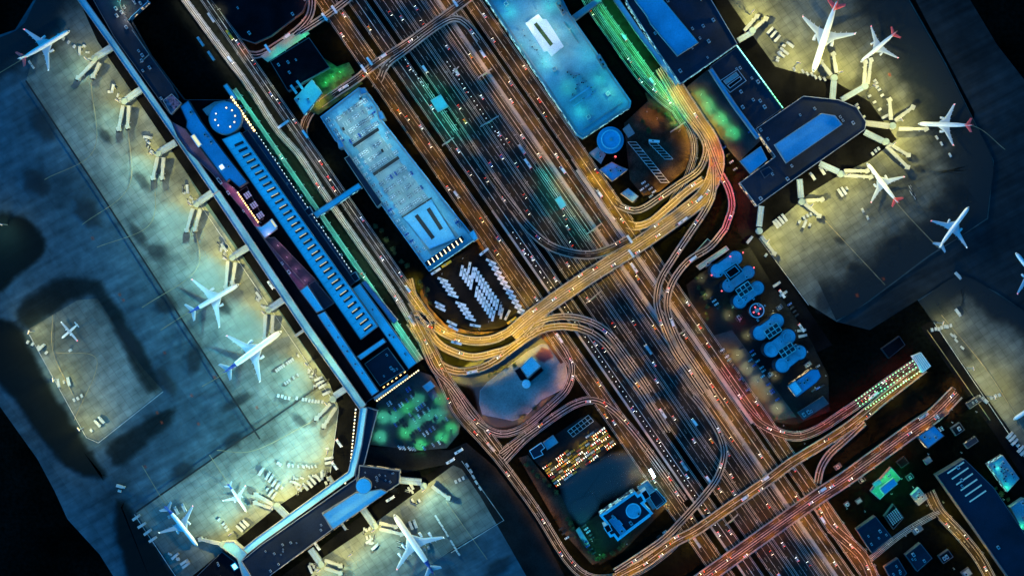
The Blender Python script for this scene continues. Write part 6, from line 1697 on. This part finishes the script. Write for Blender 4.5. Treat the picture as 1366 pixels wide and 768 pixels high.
def apron_proto(kind):
    if kind in AP: return AP[kind]
    O = Vector((0, 0, 0)); m = MB()
    if kind == 'baggage_cart':
        m.box(0, 0, .45, 3.2, 1.6, .12, 0, 0); m.box(0, 0, .57, 2.9, 1.4, 1.1, 0, 1, taper=.95); m.box(0, 0, 1.75, 3.3, 1.7, .1, 0, 2); m.tube((1.6, 0, .5), (2.6, 0, .4), .06, .06, 5, 0)
        for sx in (-1.1, 1.1):
            for sy in (-.7, .7): m.tube((sx, sy - .1, .25), (sx, sy + .1, .25), .25, .25, 8, 3)
        o = m.build(kind, ['metal', 'car_blue', 'vehicle_white', 'rubber'])
    elif kind == 'tow_tug':
        m.box(0, 0, .4, 4.4, 2.2, .8, 0, 0, taper=.95); m.box(-.8, 0, 1.2, 1.6, 1.8, .9, 0, 1, taper=.85); m.box(-.8, 0, 2.1, 1.7, 1.8, .1, 0, 0)
        for sx in (-1.4, 1.4):
            for sy in (-.95, .95): m.tube((sx, sy - .2, .5), (sx, sy + .2, .5), .5, .5, 10, 2)
        o = m.build(kind, ['vehicle_white', 'glass', 'rubber'])
    elif kind == 'container_dolly':
        m.box(0, 0, .5, 3.6, 2.4, .2, 0, 0); m.box(0, 0, .7, 3.1, 2.2, 1.6, 0, 1); m.box(-.3, 0, 2.3, 2.4, 2.2, .02, 0, 1)
        for sx in (-1.2, 1.2):
            for sy in (-1, 1): m.tube((sx, sy - .1, .25), (sx, sy + .1, .25), .25, .25, 8, 2)
        o = m.build(kind, ['metal', 'vehicle_white', 'rubber'])
    elif kind == 'catering_truck':
        m.box(3.6, 0, .6, 1.9, 2.4, 1.9, 0, 0, taper=.92); m.box(4.5, 0, 1.5, .1, 2, .8, 0, 1); m.box(0, 0, .5, 9, 1, .4, 0, 2)
        for sx in (3.2, -2.6):
            for sy in (-1, 1): m.tube((sx, sy * .9, .5), (sx, sy * 1.2, .5), .5, .5, 10, 2)
        o = m.build(kind, ['vehicle_white', 'glass', 'rubber']); g = MB(); g.box(-1.0, 0, 1., 6.6, 2.6, 2.7, 0, 0); g.build('cargo_box', 'vehicle_white', o, O); g = MB(); g.box(3.2, 0, 2.6, 1.8, 2.2, .15, 0, 0); g.build('loading_platform', 'metal', o, O)
    elif kind == 'belt_loader':
        m.box(0, 0, .5, 5.5, 2, .6, 0, 0); m.bar((-3.2, 0, 1.), (3.6, 0, 2.4), 1.1, .25, 1); m.box(1., .7, 1.1, 1, .6, .9, 0, 2)
        for sx in (-1.7, 1.7):
            for sy in (-.85, .85): m.tube((sx, sy - .15, .4), (sx, sy + .15, .4), .4, .4, 10, 3)
        o = m.build(kind, ['vehicle_white', 'dark', 'glass', 'rubber'])
    AP[kind] = Proto(o); return AP[kind]


KN = {'baggage_cart': 'white roofed baggage cart', 'tow_tug': 'white tow tug', 'container_dolly': 'white container dolly', 'catering_truck': 'white catering truck', 'belt_loader': 'white belt loader'}
ZA = .05 + .03 * 8


def av(kind, x, y, ang, where, grp):
    v = W(x, y); apron_proto(kind).place((v.x, v.y, LAY[0] * .0 + .72), ang, KN[kind] + ' ' + where, kind.split('_')[-1] if kind != 'catering_truck' else 'truck', grp)


def avrow(kind, x0, y0, x1, y1, n, ang, where, jit=.4):
    if kind in ('catering_truck', 'container_dolly') and n > 1 and jit < 3:
        need = 5.2 if kind == 'catering_truck' else 4.2
        l = math.hypot(x1 - x0, y1 - y0); n = max(2, min(n, int(l / need) + 1)); ang = hdg(x1 - x0, y1 - y0) + math.pi / 2 + R.uniform(-.12, .12); jit = min(jit, .7)
    for k in range(n):
        if n > 3 and R.random() < .22: continue
        t = k / max(1, n - 1); av('container_dolly' if kind == 'catering_truck' and R.random() < .25 else kind, x0 + (x1 - x0) * t + R.uniform(-jit, jit), y0 + (y1 - y0) * t + R.uniform(-jit, jit), ang + R.uniform(-.06, .06), '%s in the %s' % (word(k + 1), where) if n > 1 else where, 'apron vehicles ' + where)


avrow('baggage_cart', 369, 494, 398, 474, 13, hdg(1, 1.6), 'upper cart row beside the longest western airliner', .15)
avrow('baggage_cart', 381, 511, 400, 498, 8, hdg(1, 1.6), 'short cart row under the long western airliner', .15)
avrow('container_dolly', 367, 526, 386, 531, 8, hdg(.3, 1), 'dolly row crossing the western apron', .3)
avrow('container_dolly', 396, 531, 430, 536, 10, hdg(.3, 1), 'dolly row near the pier bend', .5)
avrow('catering_truck', 425, 505, 436, 524, 5, hdg(1, -.6), 'truck file by the bright blue strip', .3)
avrow('catering_truck', 437, 598, 440, 622, 6, hdg(1, .15), 'truck file at the pier bend', .5)
avrow('catering_truck', 349, 628, 362, 637, 4, hdg(1, -.7), 'upper truck pack on the southern stands', .3)
avrow('catering_truck', 366, 643, 376, 650, 3, hdg(1, -.6), 'middle truck pack on the southern stands', .3)
avrow('catering_truck', 357, 652, 366, 660, 4, hdg(1, .6), 'lower truck pack on the southern stands', .3)
avrow('container_dolly', 371, 617, 374, 619, 2, hdg(.3, 1), 'pair on the open southern apron'); avrow('baggage_cart', 384, 620, 420, 622, 12, hdg(.3, 1), 'scattered cart row on the southern apron', 1.4)
avrow('tow_tug', 392, 640, 418, 634, 6, hdg(1, .4), 'tug row below the pier bend', 1.5); avrow('catering_truck', 408, 648, 424, 636, 6, hdg(1, -.7), 'truck row against the pier bend', .6)
avrow('container_dolly', 290, 688, 304, 706, 8, hdg(.6, .8), 'dolly file beside the southern stand', .6); avrow('catering_truck', 320, 704, 328, 696, 4, hdg(.7, -.7), 'truck cluster beside the southern stand', .8)
avrow('catering_truck', 234, 741, 238, 745, 2, hdg(.6, -.6), 'pair on the western tip stand'); avrow('catering_truck', 246, 749, 249, 753, 2, hdg(.6, -.6), 'lower pair on the western tip stand'); avrow('tow_tug', 216, 734, 262, 752, 5, hdg(1, .6), 'scattered file on the western tip stand', 2)
avrow('catering_truck', 236, 680, 246, 676, 2, hdg(1, -.5), 'pair behind the western tip airliner', .3); avrow('container_dolly', 226, 689, 230, 687, 2, hdg(1, -.4), 'pair under the western tip wing')
avrow('catering_truck', 183, 690, 204, 718, 4, hdg(.5, .8), 'file on the western perimeter lane', 1.); avrow('container_dolly', 608, 642, 618, 637, 3, hdg(.5, .8), 'trio on the southern corner stand', .2); avrow('tow_tug', 624, 620, 640, 650, 5, hdg(.5, .8), 'file along the southern corner kerb', .8)
avrow('catering_truck', 548, 700, 554, 698, 2, hdg(1, -.6), 'pair at the jumbo jet wing'); avrow('container_dolly', 566, 732, 572, 730, 3, hdg(.6, -.8), 'trio at the jumbo jet tail', .3); avrow('belt_loader', 533, 722, 534, 730, 2, hdg(1, .3), 'pair at the jumbo jet nose', .5)
avrow('baggage_cart', 582, 688, 612, 738, 13, hdg(.6, .8), 'long dark cart file beside the jumbo jet', .3)
avrow('catering_truck', 490, 716, 500, 728, 4, hdg(.6, .8), 'truck stack below the bright blue hall', .5)
avrow('catering_truck', 56, 463, 62, 470, 3, hdg(.5, -.8), 'trio on the remote stand', .4); avrow('container_dolly', 38, 456, 58, 466, 4, hdg(1, .6), 'file on the remote stand', .6); avrow('catering_truck', 94, 467, 94, 467, 1, hdg(1, -.5), 'standing alone next to the propeller plane')
avrow('catering_truck', 79, 510, 93, 508, 3, hdg(.8, .7), 'trio at the remote stand kerb', .6); avrow('container_dolly', 99, 533, 110, 528, 3, hdg(.6, -.8), 'trio lower on the remote stand', .6); avrow('catering_truck', 122, 573, 136, 560, 4, hdg(.6, -.8), 'pack at the lowest remote stand corner', .8)
avrow('catering_truck', 162, 648, 160, 654, 2, hdg(.5, .9), 'pair beside the far taxiway')
avrow('tow_tug', 40, 84, 44, 90, 2, hdg(.6, .8), 'pair under the dim upper left airliner', .6); avrow('container_dolly', 78, 48, 100, 62, 4, hdg(.6, .8), 'file before the dim upper left airliner', 1.2)
gx = [(120, 74), (160, 128), (205, 196), (256, 262), (304, 334), (353, 404), (425, 505), (440, 640), (402, 648), (498, 712), (428, 762), (556, 658)]
gn = ['navy pier roof', 'roof garden', 'long blue roof', 'round roof', 'purple roof', 'lit green strip', 'bright blue roofs', 'pier bend', 'southern pier elbow', 'bright blue hall', 'lowest pier edge', 'eastern pier tip']
for (x, y), nm in zip(gx, gn):
    for kd, n in (('container_dolly', 2), ('belt_loader', 2), ('tow_tug', 3), ('catering_truck', 1)):
        avrow(kd, x - 9, y - 8, x - 1, y + 8, n, AX + R.uniform(-1, 1), 'gate cluster at the ' + nm, 4.5)
for (x0, y0, x1, y1, n, kd, nm) in ((1036, 82, 1050, 50, 10, 'container_dolly', 'stand left of the longest red tailed airliner'), (1042, 74, 1054, 60, 5, 'catering_truck', 'stand left of the longest red tailed airliner'), (1060, 92, 1100, 106, 8, 'tow_tug', 'kerb under the longest red tailed airliner'), (1022, 36, 1036, 52, 4, 'catering_truck', 'kerb below the navy terminal roof'),
                                (1166, 108, 1176, 128, 8, 'container_dolly', 'stand by the dark corner'), (1160, 128, 1180, 156, 4, 'catering_truck', 'kerb of the octagonal pier'), (1142, 140, 1152, 156, 5, 'container_dolly', 'upper kerb of the octagonal pier'), (1164, 205, 1176, 196, 6, 'container_dolly', 'stand below the pier tip'), (1120, 258, 1134, 248, 5, 'catering_truck', 'stand at the lower red tailed airliner'), (1072, 290, 1086, 284, 8, 'container_dolly', 'stand near the lower octagon corner'), (1066, 296, 1080, 300, 4, 'catering_truck', 'stand near the lower octagon corner'),
                                (1248, 184, 1268, 206, 4, 'tow_tug', 'pavement beside the straight parked airliner'), (1150, 282, 1156, 290, 2, 'tow_tug', 'pavement left of the lower red tail'), (1214, 250, 1220, 262, 3, 'belt_loader', 'pavement above the taxiing airliner'), (1243, 440, 1268, 434, 9, 'container_dolly', 'lit row on the lower right apron'), (1270, 446, 1284, 464, 6, 'tow_tug', 'dark cluster on the lower right apron'), (1306, 528, 1316, 536, 4, 'container_dolly', 'kerb of the lower right apron'), (1322, 530, 1332, 526, 5, 'container_dolly', 'lit spot on the lower right apron'), (1346, 580, 1364, 602, 6, 'catering_truck', 'file at the far right apron edge'), (1276, 418, 1278, 422, 1, 'catering_truck', 'alone on the dim lower right apron'), (1278, 368, 1284, 367, 1, 'catering_truck', 'lit alone below the taxiing airliner'), (1084, 236, 1108, 222, 5, 'catering_truck', 'service lane below the octagonal pier'), (1034, 300, 1046, 290, 4, 'catering_truck', 'service lane at the lowest octagon corner'), (1000, 320, 1022, 340, 4, 'catering_truck', 'kerb above the lobed building'), (1036, 380, 1044, 392, 2, 'catering_truck', 'lane beside the lobed building'), (1068, 440, 1070, 448, 2, 'catering_truck', 'lane right of the lower blue lobes')):
    avrow(kd, x0, y0, x1, y1, n, R.choice([AX, CX]) + R.uniform(-.2, .2), nm if n > 1 else nm, 1.4)
# vehicles on the dark service roads
for (x, y, b, nm) in ((447, 620, 'white', 'at the pier bend'), (453, 590, 'white', 'above the pier bend'), (521, 664, 'white', 'below the small round roof'), (424, 727, 'white', 'beside the navy roof'), (459, 700, 'silver', 'under the bright blue hall'), (612, 601, 'white', 'below the green lit car park'), (601, 614, 'white', 'at the southern apron corner'), (378, 742, 'white', 'near the lower picture edge'), (300, 330, 'silver', 'beside the purple roof'), (362, 380, 'white', 'near the lit green strip'), (1042, 392, 'white', 'beside the lobed building'), (1068, 437, 'white', 'right of the lower lobes')):
    v = W(x, y); bus_proto('shuttle_bus', b, True, 9.).place((v.x, v.y, LAY[0] + .02), hdg(.57, .82) if x < 470 or x > 1000 else hdg(1, -.6), '%s shuttle bus on the dark service road %s' % (b, nm), 'bus', 'shuttle buses on the service roads')
# trains of parked coaches on the left kerb
for (x, y) in ((269, 57), (283, 76), (283, 25)):
    v = W(x, y); bus_proto('coach', 'silver', False).place((v.x, v.y, LAY[0] + .02), AX, 'dim silver coach in the dark corner beside the terminal kerb road', 'bus', 'coaches in the dark upper left corner')

# ------------------------------------------------------------------ trees
TP = []
for kk in range(4):
    r = random.Random(90 + kk); t = bpy.data.objects.new('tree', None); C.objects.link(t)
    m = MB(); m.tube((0, 0, 0), (.1, .05, 2.2), .22, .16, 7); m.tube((.1, .05, 2.2), (.2, 0, 4.6), .16, .05, 6)
    for i in range(5):
        a = i * 1.26 + r.random(); m.tube((.12, .04, 2 + .35 * i), (1.5 * math.cos(a), 1.5 * math.sin(a), 3.4 + .35 * i), .09, .03, 5)
    m.build('trunk', 'trunk', t, Vector((0, 0, 0)))
    m = MB(); cl = [(r.uniform(-1.3, 1.3), r.uniform(-1.3, 1.3), r.uniform(2.6, 5.2), r.uniform(.7, 1.2)) for _ in range(12)]
    for cx_, cy_, cz_, cr_ in cl:
        for _ in range(26):
            v = Vector((r.gauss(0, 1), r.gauss(0, 1), r.gauss(0, 1))).normalized() * cr_ * r.uniform(.6, 1.1) + Vector((cx_, cy_, cz_)); n = Vector((r.gauss(0, 1), r.gauss(0, 1), r.gauss(0, 1))).normalized(); x = n.orthogonal().normalized() * r.uniform(.22, .42); y = n.cross(x)
            m.add([v - x, v - y * .6, v + x, v + y * .6], [(0, 1, 2, 3)])
    m.build('crown', 'leaf', t, Vector((0, 0, 0))); TP.append(Proto(t))
TREES = [((864, 142, 900, 160), 9, 'on the brown bank by the coach park'), ((856, 160, 868, 180), 4, 'at the edge of the coach park'), ((772, 714, 800, 748), 8, 'in the western corner of the hotel yard'), ((872, 628, 900, 672), 8, 'along the lit upper side of the hotel yard'), ((806, 740, 836, 726), 5, 'on the lower side of the hotel yard'),
         ((430, 215, 470, 280), 9, 'in the dark strip beside the rooftop garage'), ((500, 300, 545, 360), 8, 'near the lower end of the rooftop garage'), ((560, 372, 575, 405), 5, 'on the bank beside the bus yard'), ((648, 500, 690, 486), 5, 'on the upper rim of the grey island lot'), ((690, 556, 750, 530), 7, 'on the lower rim of the grey island lot'),
         ((930, 372, 950, 440), 8, 'on the islands left of the lobed building'), ((990, 545, 1040, 560), 5, 'above the red bend'), ((704, 620, 744, 660), 6, 'on the bank beside the taxi pool'), ((755, 690, 768, 716), 4, 'on the bank beside the hotel'), ((432, 92, 470, 112), 5, 'on the green lit lawn'), ((1326, 650, 1345, 668), 4, 'beside the green lit service block')]
for (x0, y0, x1, y1), n, nm in TREES:
    for k in range(n):
        t = (k + R.random() * .7) / n; x, y = x0 + (x1 - x0) * t + R.uniform(-3, 3), y0 + (y1 - y0) * t + R.uniform(-3, 3); v = W(x, y)
        if any(rd.lanes and not rd.elev and rd.near(v, 2)[0] for rd in ROADS): continue
        o = R.choice(TP).place((v.x, v.y, 0), R.uniform(0, 6), 'leafy roadside tree ' + nm, 'tree', 'trees ' + nm); s = R.uniform(.8, 1.35); o.scale = (s, s, s)

# ------------------------------------------------------------------ labels
LMK = [('the bus yard', 640, 390), ('the taxi pool', 770, 605), ('the helipad hotel', 845, 685), ('the grey island lot', 700, 510), ('the ribbed roof terminal', 395, 320), ('the rooftop garage', 520, 240), ('the teal garage', 745, 90), ('the control tower', 815, 187), ('the lobed building', 1005, 410),
       ('the striped canopy', 1230, 482), ('the green flooded block', 1182, 643), ('the dark warehouse', 1305, 690), ('the octagonal pier', 1090, 190), ('the green lit car park', 550, 560), ('the upper overpass', 545, 60), ('the red bridge', 1110, 650), ('the diagonal overpass', 800, 360), ('the upper cross bridge', 1000, 655),
       ('the navy terminal roof', 900, 40), ('the teal pavilion', 410, 130), ('the round roof', 300, 157), ('the coach park', 890, 200), ('the lower picture edge', 1000, 768), ('the upper picture edge', 560, 0), ('the bright blue hall', 470, 680), ('the navy pier roof', 160, 40), ('the curved ramps', 885, 400), ('the lower toll lanes', 748, 270), ('the upper toll lanes', 588, 142), ('the purple roof', 360, 340)]


def num(n):
    o = 'zero one two three four five six seven eight nine ten eleven twelve thirteen fourteen fifteen sixteen seventeen eighteen nineteen'.split()
    if n < 20: return o[n]
    t = {2: 'twenty', 3: 'thirty', 4: 'forty', 5: 'fifty', 6: 'sixty', 7: 'seventy', 8: 'eighty', 9: 'ninety'}[n // 10 % 10]
    if n >= 100: return 'a hundred'
    return t if n % 10 == 0 else t + ' ' + o[n % 10]


bpy.context.view_layer.update()
by = {}
for o, d, near in REG:
    x, y = P(o.matrix_world.translation)
    if near:
        lm = min(LMK, key=lambda l: math.hypot(l[1] - x, l[2] - y))[0]
        core = lm.replace('the ', '')
        if core not in d: d = d + ' by ' + lm
    by.setdefault(d, []).append((y, x, o))
for d, lst in by.items():
    lst.sort(key=lambda t: (t[0], t[1])); n = len(lst)
    for i, (y, x, o) in enumerate(lst):
        if n == 1: s = d
        elif i == 0: s = 'topmost ' + d
        elif i == n - 1: s = 'lowest ' + d
        else: s = word(i + 1) + ' ' + d + ' from top'
        o['label'] = s
        while len(o['label'].split()) > 16 and ' the ' in o['label']:
            o['label'] = ' '.join(o['label'].rsplit(' the ', 1))
        if len(o['label'].split()) > 16: print('LONG', o['label'])
print('objects', len(REG), 'max words', max(len(o['label'].split()) for o, _, _ in REG))

import collections
_c = collections.Counter(o.name.split('.')[0] for o, _, _ in REG)
print('KINDS', _c.most_common(12))
